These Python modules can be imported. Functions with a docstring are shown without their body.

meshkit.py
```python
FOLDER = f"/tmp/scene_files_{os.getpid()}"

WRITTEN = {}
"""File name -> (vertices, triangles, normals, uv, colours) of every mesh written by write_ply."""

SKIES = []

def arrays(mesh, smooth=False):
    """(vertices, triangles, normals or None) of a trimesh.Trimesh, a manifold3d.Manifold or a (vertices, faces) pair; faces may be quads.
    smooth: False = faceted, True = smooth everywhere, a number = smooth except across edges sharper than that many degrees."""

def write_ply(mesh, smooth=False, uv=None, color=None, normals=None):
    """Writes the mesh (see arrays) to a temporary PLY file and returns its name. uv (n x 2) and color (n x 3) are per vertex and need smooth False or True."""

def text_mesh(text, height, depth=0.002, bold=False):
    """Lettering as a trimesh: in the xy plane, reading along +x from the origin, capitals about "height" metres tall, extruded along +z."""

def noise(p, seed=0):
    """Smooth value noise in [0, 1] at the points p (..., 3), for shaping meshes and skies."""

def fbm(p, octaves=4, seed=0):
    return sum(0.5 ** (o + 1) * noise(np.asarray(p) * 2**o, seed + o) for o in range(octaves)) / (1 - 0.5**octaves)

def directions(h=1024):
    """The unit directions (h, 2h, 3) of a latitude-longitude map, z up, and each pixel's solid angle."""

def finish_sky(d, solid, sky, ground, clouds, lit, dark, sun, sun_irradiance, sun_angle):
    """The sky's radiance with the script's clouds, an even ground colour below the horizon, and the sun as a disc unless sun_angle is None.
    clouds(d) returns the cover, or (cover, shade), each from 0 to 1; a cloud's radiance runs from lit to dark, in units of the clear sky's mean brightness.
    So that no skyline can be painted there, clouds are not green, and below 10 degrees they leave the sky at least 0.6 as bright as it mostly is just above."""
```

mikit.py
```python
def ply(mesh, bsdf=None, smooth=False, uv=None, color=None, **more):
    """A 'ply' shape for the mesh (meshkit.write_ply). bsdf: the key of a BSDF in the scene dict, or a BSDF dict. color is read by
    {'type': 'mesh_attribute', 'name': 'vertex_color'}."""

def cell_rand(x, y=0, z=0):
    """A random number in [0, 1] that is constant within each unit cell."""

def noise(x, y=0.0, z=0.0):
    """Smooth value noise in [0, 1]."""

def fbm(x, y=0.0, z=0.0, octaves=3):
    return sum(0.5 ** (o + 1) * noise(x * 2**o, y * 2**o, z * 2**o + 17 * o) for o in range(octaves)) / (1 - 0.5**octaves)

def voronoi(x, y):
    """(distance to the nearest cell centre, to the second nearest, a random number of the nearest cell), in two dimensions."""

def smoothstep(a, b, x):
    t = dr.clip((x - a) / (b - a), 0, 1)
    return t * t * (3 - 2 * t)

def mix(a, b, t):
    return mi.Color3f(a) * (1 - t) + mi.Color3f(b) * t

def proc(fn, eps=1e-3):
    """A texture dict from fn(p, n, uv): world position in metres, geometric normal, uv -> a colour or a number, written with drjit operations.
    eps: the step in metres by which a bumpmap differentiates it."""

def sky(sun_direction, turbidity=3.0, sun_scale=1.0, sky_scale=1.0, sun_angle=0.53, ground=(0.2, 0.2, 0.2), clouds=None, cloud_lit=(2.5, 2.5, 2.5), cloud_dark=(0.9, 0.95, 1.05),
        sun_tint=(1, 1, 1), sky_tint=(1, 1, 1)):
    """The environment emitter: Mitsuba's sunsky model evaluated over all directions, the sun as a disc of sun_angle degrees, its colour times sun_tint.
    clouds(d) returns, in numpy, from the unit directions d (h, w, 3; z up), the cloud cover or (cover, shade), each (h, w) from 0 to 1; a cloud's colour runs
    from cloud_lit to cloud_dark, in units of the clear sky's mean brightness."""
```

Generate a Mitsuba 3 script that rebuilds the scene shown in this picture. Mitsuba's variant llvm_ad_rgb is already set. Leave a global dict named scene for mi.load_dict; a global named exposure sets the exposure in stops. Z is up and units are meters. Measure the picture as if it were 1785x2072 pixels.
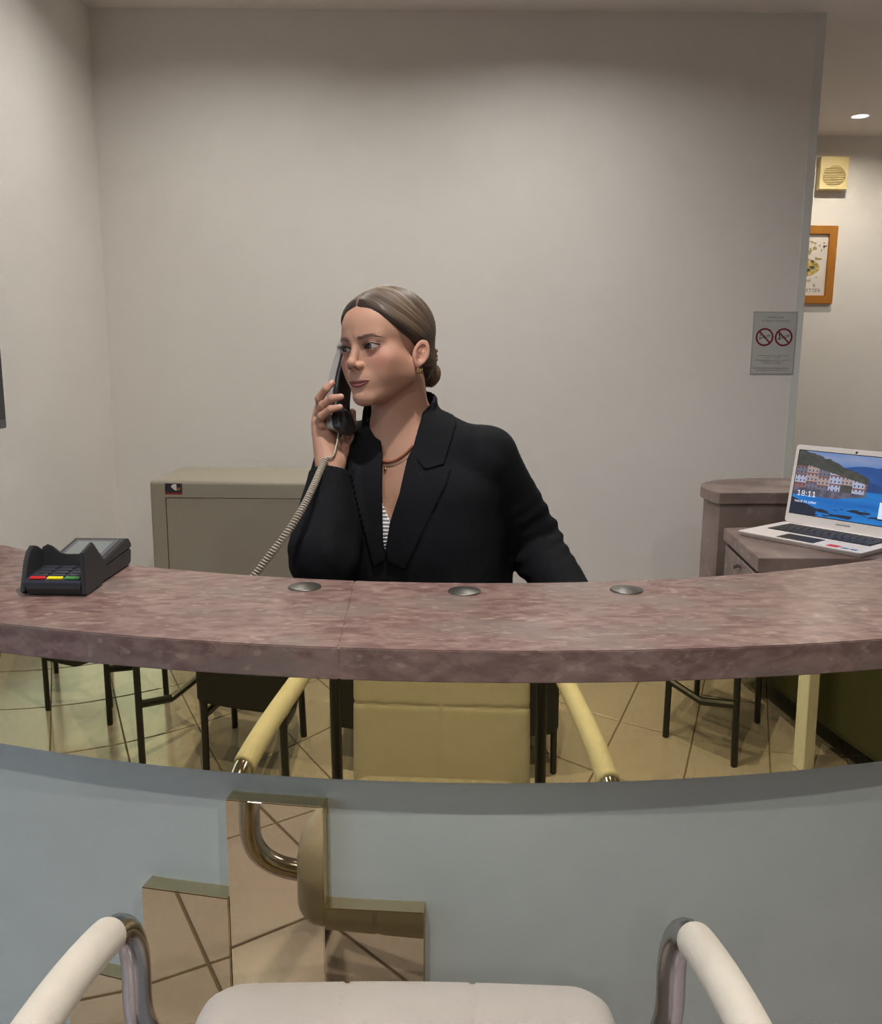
import math
import numpy as np, trimesh, manifold3d as m3, drjit as dr, mitsuba as mi
from shapely.geometry import Polygon, Point, box as sbox, LineString
from shapely import affinity, union_all
import mikit, meshkit
from mikit import proc, noise, fbm, smoothstep, mix, voronoi

T = mi.ScalarTransform4f
scene, labels = {}, {}

# ---------------------------------------------------------------- camera, daylight, lamps, exposure
EYE, PITCH, ROLL = 1.27, math.radians(10.2), math.radians(0.45)
_c, _s = math.cos(PITCH), math.sin(PITCH)
scene['camera'] = {
    'type': 'perspective', 'fov': 2 * math.degrees(math.atan(0.5)), 'fov_axis': 'x', 'near_clip': 0.02, 'far_clip': 60.0,
    'to_world': T().look_at(origin=[0, 0, EYE], target=[0, _c, EYE - _s],
                            up=[-math.sin(ROLL), math.cos(ROLL) * _s, math.cos(ROLL) * _c])}
GAIN = 1.0                      # all light is given in units GAIN above the picture's; the exposure takes it back
exposure = 0.14 - math.log2(GAIN)
scene['sky'] = mikit.sky((-0.55, -0.62, 0.56), turbidity=4.0, sun_scale=0.0, sky_scale=7.0 * GAIN, sky_tint=(0.80, 0.95, 1.20))
scene['sky']['sampling_weight'] = 2.5
CEIL = 2.487
# ceiling spotlights: x, y, watts-like radiance scale
DOWNLIGHTS = [(-0.70, 2.70, 0.66), (0.34, 2.70, 0.86), (2.136, 4.82, 0.66), (-0.55, -0.35, 1.75), (0.75, -0.35, 1.60), (-0.05, 1.08, 2.0),
              (-1.9, -1.9, 1.0), (0.1, -2.2, 1.0), (1.9, -1.9, 0.5), (2.75, 4.2, 0.8)]
LAMP = np.array([1.0, 0.955, 0.905]) * 1130.0 * GAIN


# ---------------------------------------------------------------- helpers
def rgb(*v):
    return {'type': 'rgb', 'value': [float(x) for x in v]}


def srgb(r, g, b):
    return [((x / 255 + 0.055) / 1.055) ** 2.4 if x > 10 else x / 255 / 12.92 for x in (r, g, b)]


def pr(color, rough=0.5, **k):
    c = color if isinstance(color, dict) else rgb(*color)
    return {'type': 'twosided', 'b': {'type': 'principled', 'base_color': c, 'roughness': rough, **k}}


def mat(name, bsdf):
    scene['mat_' + name] = bsdf
    return 'mat_' + name


def key_free(base):
    if base not in USED:
        USED.add(base)
        return base
    n = 1
    while f'{base}_{n:03d}' in USED:
        n += 1
    USED.add(f'{base}_{n:03d}')
    return f'{base}_{n:03d}'


USED = set()


def thing(name, label, cat, group=None):
    k = key_free(name)
    labels[k] = {'label': label, 'category': cat}
    if group:
        labels[k]['group'] = group
    return k


def add(name, mesh, m, parent=None, smooth=False, label=None, cat=None, group=None, kind=None, xf=None, **more):
    """One shape entry; returns its key."""
    k = key_free(f'{parent}__{name}' if parent else name)
    d = mesh if isinstance(mesh, dict) else mikit.ply(mesh, m, smooth=smooth, **more)
    if xf is not None:
        d = {**d, 'to_world': xf}
    scene[k] = d
    e = {}
    if label: e['label'] = label
    if cat: e['category'] = cat
    if group: e['group'] = group
    if kind: e['kind'] = kind
    if e: labels[k] = {**labels.get(k, {}), **e}
    return k


def box(x0, x1, y0, y1, z0, z1, bev=0.0):
    c, e = np.array([(x0 + x1) / 2, (y0 + y1) / 2, (z0 + z1) / 2]), np.array([x1 - x0, y1 - y0, z1 - z0])
    if not bev:
        m = trimesh.creation.box(e)
    else:
        h = e / 2
        p = []
        for s in np.ndindex(2, 2, 2):
            q = (np.array(s) * 2 - 1) * h
            for k in range(3):
                r = q - np.sign(q) * bev
                r[k] = q[k]
                p.append(r)
        m = trimesh.Trimesh(p).convex_hull
    m.apply_translation(c)
    return m


def join(*ms):
    return trimesh.util.concatenate([m for m in ms])


def extrude(poly, z0, z1):
    m = trimesh.util.concatenate([trimesh.creation.extrude_polygon(g, z1 - z0, engine='earcut') for g in getattr(poly, 'geoms', [poly]) if g.area > 1e-9])
    m.apply_translation([0, 0, z0])
    return m


def bev_extrude(poly, z0, z1, b=0.002):
    """A plate with its edges chamfered."""
    inner = poly.buffer(-b, join_style=2)
    m = m3.Manifold.extrude(_cs(poly), z1 - z0 - 2 * b).translate((0, 0, z0 + b))
    m = m + m3.Manifold.extrude(_cs(inner), z1 - z0).translate((0, 0, z0))
    return from_m3(m)


def _cs(poly):
    rings = []
    for g in getattr(poly, 'geoms', [poly]):
        rings.append(np.array(g.exterior.coords)[:-1])
        rings += [np.array(r.coords)[:-1] for r in g.interiors]
    return m3.CrossSection([r.tolist() for r in rings], m3.FillRule.EvenOdd)


def from_m3(m):
    q = m.to_mesh()
    return trimesh.Trimesh(np.array(q.vert_properties[:, :3]), np.array(q.tri_verts), process=False)


def to_m3(t):
    return m3.Manifold(m3.Mesh(np.asarray(t.vertices, np.float32), np.asarray(t.faces, np.uint32)))


def tube(points, r, n=12, cap=True, closed=False):
    """A round tube along a polyline, r one radius or one per point."""
    P = np.asarray(points, float)
    N = len(P)
    r = np.broadcast_to(np.asarray(r, float), (N,))
    t = np.roll(P, -1, 0) - np.roll(P, 1, 0) if closed else np.gradient(P, axis=0)
    t /= np.linalg.norm(t, axis=1, keepdims=True) + 1e-12
    u = np.cross(t[0], [0.31, 0.17, 0.93])
    u /= np.linalg.norm(u)
    V, ang = [], np.arange(n) * 2 * np.pi / n
    for i in range(N):
        u = u - t[i] * (u @ t[i])
        u /= np.linalg.norm(u)
        w = np.cross(t[i], u)
        V.append(P[i] + r[i] * (np.cos(ang)[:, None] * u + np.sin(ang)[:, None] * w))
    V = np.vstack(V)
    F = []
    for i in range(N if closed else N - 1):
        j = (i + 1) % N
        a, b = i * n + np.arange(n), i * n + (np.arange(n) + 1) % n
        c, d = j * n + np.arange(n), j * n + (np.arange(n) + 1) % n
        F += [np.c_[a, b, d], np.c_[a, d, c]]
    F = np.vstack(F)
    if cap and not closed:
        V = np.vstack([V, P[0] - t[0] * r[0] * 0.0, P[-1]])
        i0, i1 = len(V) - 2, len(V) - 1
        k = np.arange(n)
        F = np.vstack([F, np.c_[np.full(n, i0), (k + 1) % n, k], np.c_[np.full(n, i1), (N - 1) * n + k, (N - 1) * n + (k + 1) % n]])
    return trimesh.Trimesh(V, F, process=False)


def curve(pts, n=40):
    """Catmull-Rom through the points."""
    from scipy.interpolate import CubicSpline
    p = np.asarray(pts, float)
    d = np.r_[0, np.cumsum(np.linalg.norm(np.diff(p, axis=0), axis=1) ** 0.5)]
    return CubicSpline(d, p)(np.linspace(0, d[-1], n))


def lathe(profile, n=32):
    return trimesh.creation.revolve(np.asarray(profile, float), sections=n)


def frame_xf(origin, ex, ey, ez):
    M = np.eye(4)
    M[:3, 0], M[:3, 1], M[:3, 2], M[:3, 3] = ex, ey, ez, origin
    return M


def moved(mesh, M):
    m = mesh.copy()
    m.apply_transform(M)
    return m


def text(s, h, depth=0.0006, bold=False, centre=True):
    m = meshkit.text_mesh(s, h, depth, bold)
    if centre:
        m.apply_translation([-(m.bounds[0][0] + m.bounds[1][0]) / 2, 0, 0])
    return m


def arc_pts(c, R, a0, a1, n):
    a = np.linspace(a0, a1, n)
    return np.c_[c[0] + R * np.sin(a), c[1] - R * np.cos(a)]


def wall_on(y, x, z, s=1.0):
    """Frame for flat things on a wall that faces -y: local x to the right, y up, z towards the room."""
    return frame_xf([x, y, z], [1, 0, 0], [0, 0, 1], [0, -1, 0])

# ---------------------------------------------------------------- smooth surfaces from distance functions
def smin(a, b, k):
    h = np.clip(0.5 + 0.5 * (b - a) / k, 0, 1)
    return b + (a - b) * h - k * h * (1 - h)


def smax(a, b, k):
    return -smin(-a, -b, k)


def ell(P, c, r, R=None):
    """Ellipsoid, close to a true distance near its surface. R: rows are its axes."""
    q = P - np.asarray(c, P.dtype)
    if R is not None:
        q = q @ np.asarray(R, P.dtype).T
    r = np.asarray(r, P.dtype)
    k0 = np.linalg.norm(q / r, axis=1)
    k1 = np.linalg.norm(q / (r * r), axis=1)
    return np.where(k1 > 1e-9, k0 * (k0 - 1) / np.maximum(k1, 1e-9), -r.min())


def cone(P, a, b, ra, rb):
    """Capsule whose radius runs from ra to rb."""
    a, b = np.asarray(a, P.dtype), np.asarray(b, P.dtype)
    ab = b - a
    t = np.clip(((P - a) @ ab) / max(float(ab @ ab), 1e-12), 0, 1)
    return np.linalg.norm(P - a - t[:, None] * ab, axis=1) - (ra + (rb - ra) * t)


def ball(P, c, r):
    return np.linalg.norm(P - np.asarray(c, P.dtype), axis=1) - r


def newton(f, V, steps=2, e=3e-4, most=0.004):
    for _ in range(steps):
        d = f(V)
        g = np.stack([f(V + np.eye(3)[k] * e) - f(V - np.eye(3)[k] * e) for k in range(3)], 1) / (2 * e)
        gg = np.maximum((g * g).sum(1), 0.05)
        V = V - np.clip(d / gg, -most, most)[:, None] * g
    return V


def surface(f, lo, hi, h, refine=True, coarse=4):
    """Surface nets over the zero set of f (negative inside), evaluated only near the surface."""
    lo, hi = np.asarray(lo, float), np.asarray(hi, float)
    nc = np.ceil((hi - lo) / (h * coarse)).astype(int) + 1
    n = (nc - 1) * coarse + 1
    ax = [lo[k] + np.arange(n[k]) * h for k in range(3)]
    cg = np.stack(np.meshgrid(*[a[::coarse] for a in ax], indexing='ij'), -1).reshape(-1, 3)
    dc = f(cg).reshape(nc)
    near = np.abs(dc) < h * coarse * 1.9
    D = np.repeat(np.repeat(np.repeat(dc.astype(np.float32), coarse, 0), coarse, 1), coarse, 2)
    m = np.repeat(np.repeat(np.repeat(near, coarse, 0), coarse, 1), coarse, 2)
    o = coarse // 2
    D, m = D[o:o + n[0], o:o + n[1], o:o + n[2]], m[o:o + n[0], o:o + n[1], o:o + n[2]]
    n = np.array(D.shape)
    idx = np.argwhere(m)
    vals = np.empty(len(idx), np.float32)
    for s in range(0, len(idx), 400000):
        e = idx[s:s + 400000]
        vals[s:s + 400000] = f(lo + e * h)
    D = D.copy()
    D[m] = vals
    S = D < 0
    c = np.zeros(n - 1, np.int8)
    for a, b, d in np.ndindex(2, 2, 2):
        c += S[a:n[0] - 1 + a, b:n[1] - 1 + b, d:n[2] - 1 + d]
    act = (c > 0) & (c < 8)
    cells = np.argwhere(act)
    ids = np.full(n - 1, -1, np.int32)
    ids[act] = np.arange(len(cells))
    corner = {s: D[cells[:, 0] + s[0], cells[:, 1] + s[1], cells[:, 2] + s[2]].astype(float) for s in np.ndindex(2, 2, 2)}
    acc, cnt = np.zeros((len(cells), 3)), np.zeros(len(cells))
    for k in range(3):
        for s in np.ndindex(2, 2, 2):
            if s[k]:
                continue
            e = list(s); e[k] = 1
            d0, d1 = corner[s], corner[tuple(e)]
            x = (d0 < 0) != (d1 < 0)
            t = np.where(x, d0 / np.where(x, d0 - d1, 1), 0)
            q = np.tile(np.array(s, float), (len(cells), 1))
            q[:, k] = t
            acc[x] += q[x]
            cnt[x] += 1
    V = lo + (cells + acc / cnt[:, None]) * h
    F = []
    for k in range(3):
        i, j = [(1, 2), (2, 0), (0, 1)][k]
        sl0, sl1 = [slice(None)] * 3, [slice(None)] * 3
        sl0[k], sl1[k] = slice(0, n[k] - 1), slice(1, n[k])
        e = np.argwhere(S[tuple(sl0)] != S[tuple(sl1)])
        e = e[(e[:, i] > 0) & (e[:, j] > 0) & (e[:, i] < n[i] - 1) & (e[:, j] < n[j] - 1)]
        out = S[e[:, 0], e[:, 1], e[:, 2]]

        def cell(di, dj):
            q = e.copy()
            q[:, i] -= di
            q[:, j] -= dj
            return ids[q[:, 0], q[:, 1], q[:, 2]]
        quad = np.stack([cell(1, 1), cell(0, 1), cell(0, 0), cell(1, 0)], 1)
        quad = np.where(out[:, None], quad, quad[:, ::-1])
        quad = quad[(quad >= 0).all(1)]
        F.append(np.vstack([quad[:, [0, 1, 2]], quad[:, [0, 2, 3]]]))
    if refine:
        V = newton(f, V, 2, e=h * 0.2, most=h * 0.7)
    return trimesh.Trimesh(V, np.vstack(F), process=False)

# ---------------------------------------------------------------- the room
def plaster(p, n, uv):
    v = fbm(p.x * 3.1, p.y * 3.1, p.z * 3.1, 3)
    return mix((0.69, 0.665, 0.62), (0.74, 0.72, 0.675), v)


def plaster_relief(p, n, uv):
    return fbm(p.x * 55, p.y * 55, p.z * 55, 3)


mat('plaster', {'type': 'twosided', 'b': {'type': 'bumpmap', 'scale': 0.0012, 't': proc(plaster_relief, 2e-3),
    'b': {'type': 'principled', 'base_color': proc(plaster), 'roughness': 0.75, 'specular': 0.3}}})
mat('ceiling', pr((0.66, 0.62, 0.57), 0.9))


def tile_col(p, n, uv):
    v = fbm(p.x * 4, p.y * 4, 3.0, 4)
    return mix((0.36, 0.315, 0.315), (0.44, 0.385, 0.385), v)


mat('trim_paint', pr((0.63, 0.65, 0.62), 0.6))
mat('tile', pr(proc(tile_col), 0.22, specular=0.45))
mat('grout', pr((0.16, 0.12, 0.085), 0.9))
mat('white_paint', pr((0.7, 0.68, 0.64), 0.4))
mat('green_wall', pr((0.10, 0.095, 0.03), 0.6))

XL, XR, YB, YF, YW = -1.285, 3.4, -4.2, 5.24, 3.45   # inner left wall, right wall, back of the lobby, far wall, wall behind the desk
XO = -3.3                                                # outer left wall of the lobby
S = dict(kind='structure')
add('wall_back', box(XL - 0.1, 1.377, YW, YW + 0.12, 0, CEIL + 0.05, 0.004), 'mat_plaster', label='grey-white plaster wall behind the reception desk', **S)
add('trim_1', box(1.345, 1.3785, YW - 0.0012, YW + 0.1212, 0, CEIL, 0.001), 'mat_trim_paint', label='corner bead on the free end of the wall behind the desk', **S)
add('wall_left', box(XL - 0.12, XL, 1.95, YW + 0.1, 0, CEIL + 0.05), 'mat_plaster', label='pale plaster side wall left of the desk', **S)
add('wall_side', box(XO, XL - 0.06, 1.95, 2.07, 0, CEIL + 0.05), 'mat_plaster', **S)
add('wall_far', box(XL, XR + 0.1, YF, YF + 0.1, 0, CEIL + 0.05), 'mat_plaster', label='lit plaster wall of the passage behind the desk wall', **S)
add('wall_right', box(XR, XR + 0.1, YB, YF, 0, CEIL + 0.05), 'mat_plaster', **S)
add('wall_rear', box(XO - 0.1, XR + 0.1, YB - 0.1, YB, 0, CEIL + 0.05), 'mat_plaster', **S)
add('wall_passage', box(XL - 0.12, XL, YW + 0.1, YF + 0.1, 0, CEIL + 0.05), 'mat_plaster', **S)
# outer left wall with the shop window
W0, W1, WZ0, WZ1 = -2.6, 0.9, 0.25, 2.25
wl = trimesh.util.concatenate([box(XO - 0.1, XO, YB, W0, 0, CEIL), box(XO - 0.1, XO, W1, 2.07, 0, CEIL),
                               box(XO - 0.1, XO, W0, W1, 0, WZ0), box(XO - 0.1, XO, W0, W1, WZ1, CEIL)])
add('wall_outer', wl, 'mat_plaster', **S)
wf = [box(XO - 0.07, XO - 0.03, W0, W1, WZ0, WZ0 + 0.05), box(XO - 0.07, XO - 0.03, W0, W1, WZ1 - 0.05, WZ1)]
for yy in (W0, (W0 + W1) / 2 - 0.025, W1 - 0.05):
    wf.append(box(XO - 0.07, XO - 0.03, yy, yy + 0.05, WZ0, WZ1))
k = add('window_1', join(*wf), 'mat_white_paint', label='wide lobby window with white frame', **S)
scene['mat_pane'] = {'type': 'thindielectric'}
for y0, y1 in ((W0 + 0.05, (W0 + W1) / 2 - 0.025), ((W0 + W1) / 2 + 0.025, W1 - 0.05)):
    q = trimesh.Trimesh([[XO - 0.05, y0, WZ0 + 0.05], [XO - 0.05, y1, WZ0 + 0.05], [XO - 0.05, y1, WZ1 - 0.05], [XO - 0.05, y0, WZ1 - 0.05]], [[0, 1, 2], [0, 2, 3]])
    add('pane', q, 'mat_pane', 'window_1')

# ceiling with a round hole for every spotlight
cp = sbox(XO - 0.1, YB - 0.1, XR + 0.1, YF + 0.1)
for x, y, w in DOWNLIGHTS:
    cp = cp.difference(Point(x, y).buffer(0.043, 12))
add('ceiling', extrude(cp, CEIL, CEIL + 0.02), 'mat_ceiling', label='flat pale ceiling with recessed spotlights', **S)
add('roof', box(XO - 0.2, XR + 0.2, YB - 0.2, YF + 0.2, CEIL + 0.15, CEIL + 0.2), 'mat_ceiling', **S)

# floor: slab of grout with every tile of the lobby laid on it, turned against the desk
add('floor', box(XO - 0.1, XR + 0.1, YB - 0.1, YF + 0.1, -0.06, -0.004), 'mat_grout', label='beige tiled lobby floor', **S)
rngf = np.random.default_rng(4)
room = sbox(XO, YB, XR, 1.95)
ta, ts = math.radians(38), 0.42
ca, sa = math.cos(ta), math.sin(ta)
tile_ply = mikit.ply(box(-ts / 2 + 0.004, ts / 2 - 0.004, -ts / 2 + 0.004, ts / 2 - 0.004, -0.01, 0.0, 0.0015), 'mat_tile')
rest = []
for i in range(-16, 17):
    for j in range(-16, 17):
        x, y = i * ts * ca - j * ts * sa - 0.2, i * ts * sa + j * ts * ca - 0.3
        if not room.contains(Point(x, y)):
            continue
        dz = float(rngf.uniform(-0.0006, 0.0004))
        xf = T().translate([x, y, dz]).rotate([0, 0, 1], math.degrees(ta))
        if abs(x) < 2.3 and -2.6 < y < 1.0:
            add('tile', tile_ply, None, 'floor', xf=xf)
        else:
            rest.append(moved(box(-ts / 2 + 0.004, ts / 2 - 0.004, -ts / 2 + 0.004, ts / 2 - 0.004, -0.01, 0.0, 0.0015), frame_xf([x, y, dz], [ca, sa, 0], [-sa, ca, 0], [0, 0, 1])))
add('outer_tiles', join(*rest), 'mat_tile', 'floor', kind='stuff')
add('inner_floor', box(XL, XR, 1.95, YF, -0.004, 0.0), 'mat_tile', 'floor')

# spotlights: recessed can, trim ring, glowing lens
mat('lamp_trim', pr((0.75, 0.73, 0.70), 0.3))
mat('lamp_can', pr((0.55, 0.53, 0.50), 0.35))
mat('lens', pr((0.8, 0.8, 0.8), 0.4))
where = ['in the passage ceiling beyond the desk wall', 'above the safe', 'above the desk wall']
for i, (x, y, w) in enumerate(DOWNLIGHTS):
    lab = ['recessed ceiling spotlight above the safe by the left wall', 'recessed ceiling spotlight above the receptionist by the desk wall',
           'round white recessed spotlight glowing in the passage ceiling at the right', 'recessed lobby spotlight in front of the card terminal',
           'recessed lobby spotlight in front of the right half of the desk', 'recessed ceiling spotlight straight above the countertop',
           'recessed lobby spotlight near the window', 'recessed lobby spotlight in the middle of the lobby', 'recessed lobby spotlight above the green sofa', 'recessed passage spotlight to the right of the laptop'][i]
    t = thing('ceiling_spotlight', lab, 'ceiling light', 'recessed ceiling spotlights')
    ring = lathe([[0.040, 0.0], [0.041, -0.004], [0.052, -0.003], [0.053, 0.0]], 40)
    can = lathe([[0.041, 0.0], [0.041, 0.0], [0.0385, 0.0145], [0.0, 0.0155]], 40)
    mv = frame_xf([x, y, CEIL], [1, 0, 0], [0, 1, 0], [0, 0, 1])
    add('trim_ring', moved(ring, mv), 'mat_lamp_trim', t, smooth=40)
    add('can', moved(can, mv), 'mat_lamp_can', t, smooth=40)
    a = np.arange(24) * 2 * np.pi / 24
    disc = trimesh.Trimesh(np.vstack([np.c_[0.031 * np.cos(a), 0.031 * np.sin(a), 0 * a], [[0, 0, 0]]]), [[24, (q + 1) % 24, q] for q in range(24)], process=False)
    add('lens', moved(disc, frame_xf([x, y, CEIL + 0.0110], [1, 0, 0], [0, 1, 0], [0, 0, 1])), 'mat_lens', t,
        emitter={'type': 'area', 'radiance': rgb(*(LAMP * w * (np.array([1.0, 0.94, 0.83]) if i == 2 else 1.0)))})

# ---------------------------------------------------------------- reception desk
def stone(p, n, uv):
    """Pinkish-brown laminate: cloudy ground, fine streaks along the top, a few pale flecks."""
    g = fbm(p.x * 9, p.y * 15, p.z * 15, 4)
    v = fbm(p.x * 48 + 5 * g, p.y * 88 + 3 * g, p.z * 70, 4)
    w = fbm(p.x * 62 + 9 + 4 * g, p.y * 150 + 6 * g, p.z * 90, 3)
    c = mix((0.125, 0.073, 0.066), (0.205, 0.135, 0.118), smoothstep(0.28, 0.72, v))
    c = mix(c, (0.165, 0.128, 0.112), smoothstep(0.48, 0.68, g) * 0.75)
    c = mix(c, (0.085, 0.050, 0.050), smoothstep(0.52, 0.30, fbm(p.x * 3.1 + 4, p.y * 6, p.z * 6, 3)) * 0.22)
    return mix(c, (0.36, 0.28, 0.24), smoothstep(0.60, 0.80, w) * 0.34)


mat('stone', pr(proc(stone), 0.28, specular=0.5, clearcoat=0.35, clearcoat_gloss=0.93))


def panel_col(p, n, uv):
    v = fbm(p.x * 9, p.y * 9, p.z * 9, 4)
    return mix((0.355, 0.390, 0.372), (0.405, 0.440, 0.418), v)


mat('blue_panel', pr(proc(panel_col), 0.38, specular=0.4))
mat('gold', {'type': 'twosided', 'b': {'type': 'bumpmap', 'scale': 1.0, 't': proc(lambda p, n, uv: 0.0000016 * fbm(p.x * 9, p.y * 9, p.z * 60, 2), 1e-3),
    'b': {'type': 'conductor', 'material': 'none', 'specular_reflectance': rgb(0.78, 0.68, 0.33)}}})
mat('bronze', {'type': 'twosided', 'b': {'type': 'conductor', 'material': 'none', 'specular_reflectance': rgb(0.68, 0.58, 0.37)}})
mat('edge_dark', pr((0.03, 0.02, 0.012), 0.4))
mat('pewter', pr((0.20, 0.195, 0.18), 0.33, metallic=0.9))
mat('dark_gap', pr((0.02, 0.018, 0.018), 0.7))

CF, RF_ = (0.062, 3.290), 2.252     # front edge of the top
CB, RB_ = (0.034, 2.950), 1.585     # back edge
front = arc_pts(CF, RF_, -0.66, 0.66, 90)
back = arc_pts(CB, RB_, 0.93, -0.98, 90)
front = front[(front[:, 0] > XL + 0.002)]
back = back[(back[:, 0] > XL + 0.002)]
top_poly = Polygon(np.vstack([front, back]))
desk = thing('reception_desk', 'curved pinkish-brown laminate reception desk with mirrored gold band and grey-blue front', 'reception desk')
seam = LineString([(-0.144, 1.30), (-0.1445, 1.50)])
cut = Polygon([(-0.1455, 1.6), (-0.1205, 0.9), (-0.1203, 0.9), (-0.1453, 1.6)])
tp = top_poly.difference(cut)
add('countertop', join(*[bev_extrude(g, 0.868, 0.910, 0.0015) for g in tp.geoms]), 'mat_stone', desk, smooth=25, label='pinkish-brown stone-look laminate countertop')


def band(c, R, thick, a0, a1, z0, z1, n=120):
    o, i = arc_pts(c, R, a0, a1, n), arc_pts(c, R - thick, a1, a0, n)
    return extrude(Polygon(np.vstack([o, i])), z0, z1)


CB2, RBAND = (0.051, 3.168), 2.128
gb = band(CB2, RBAND, 0.012, -0.63, 0.66, 0.734, 0.868, 160)
# finer rows on the band so that it can carry its slight waviness
add('gold_band', gb, 'mat_gold', desk, smooth=25, label='mirror-polished gold band under the countertop')
CP, RP = (0.051, 3.168), 2.066
add('front_panel', band(CP, RP, 0.02, -0.66, 0.68, 0.0, 0.80), 'mat_blue_panel', desk, smooth=25, label='grey-blue curved front panel')
add('back_panel', band(CB, RB_ + 0.06, 0.02, -0.9, 0.9, 0.0, 0.868), 'mat_stone', desk, smooth=25)
add('inner_worktop', bev_extrude(Polygon(np.vstack([arc_pts(CB, RB_ - 0.0, -0.75, 0.75, 50), arc_pts(CB, RB_ - 0.19, 0.75, -0.75, 50)])), 0.70, 0.73), 'mat_stone', desk, smooth=25)
for x, y in ((-0.211, 1.329), (0.037, 1.311), (0.289, 1.327)):
    cap = lathe([[0, 0.0], [0.0255, 0.0], [0.0255, 0.0012], [0.0245, 0.0024], [0.012, 0.0052], [0.0, 0.0062]], 40)
    cap.apply_translation([x, y, 0.910])
    add('grommet_cap', cap, 'mat_pewter', desk, smooth=25, label='round pewter cap set in the countertop')


# stepped blocks faced with bronze mirror, following the curve of the front
def mirror_block(xa, ya, xb, yb, z1, depth, name):
    """Face from a to b (seen from the lobby, left to right); depth back to the panel."""
    a, b = np.array([xa, ya]), np.array([xb, yb])
    e = (b - a) / np.linalg.norm(b - a)
    L, nrm = np.linalg.norm(b - a), np.array([-e[1], e[0]])
    M = frame_xf([xa, ya, 0], [e[0], e[1], 0], [nrm[0], nrm[1], 0], [0, 0, 1])
    k = add('mirror_block', moved(box(0.0012, L - 0.0012, 0.0012, depth, 0.02, z1 - 0.0012), M), 'mat_edge_dark', desk, label='stepped block faced with bronze mirror')
    g = 0.0011
    sub = lambda nm, m: add(nm, moved(m, M), 'mat_bronze', k)
    sub('face_mirror', box(g, L - g, -0.0002, 0.0014, 0.02, z1 - g))
    sub('top_mirror', box(g, L - g, g, depth, z1 - 0.0014, z1 + 0.0002))
    sub('side_mirror', box(-0.0002, 0.0014, g, depth, 0.02, z1 - g))
    sub('side_mirror', box(L - 0.0014, L + 0.0002, g, depth, 0.02, z1 - g))
    return k


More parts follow.
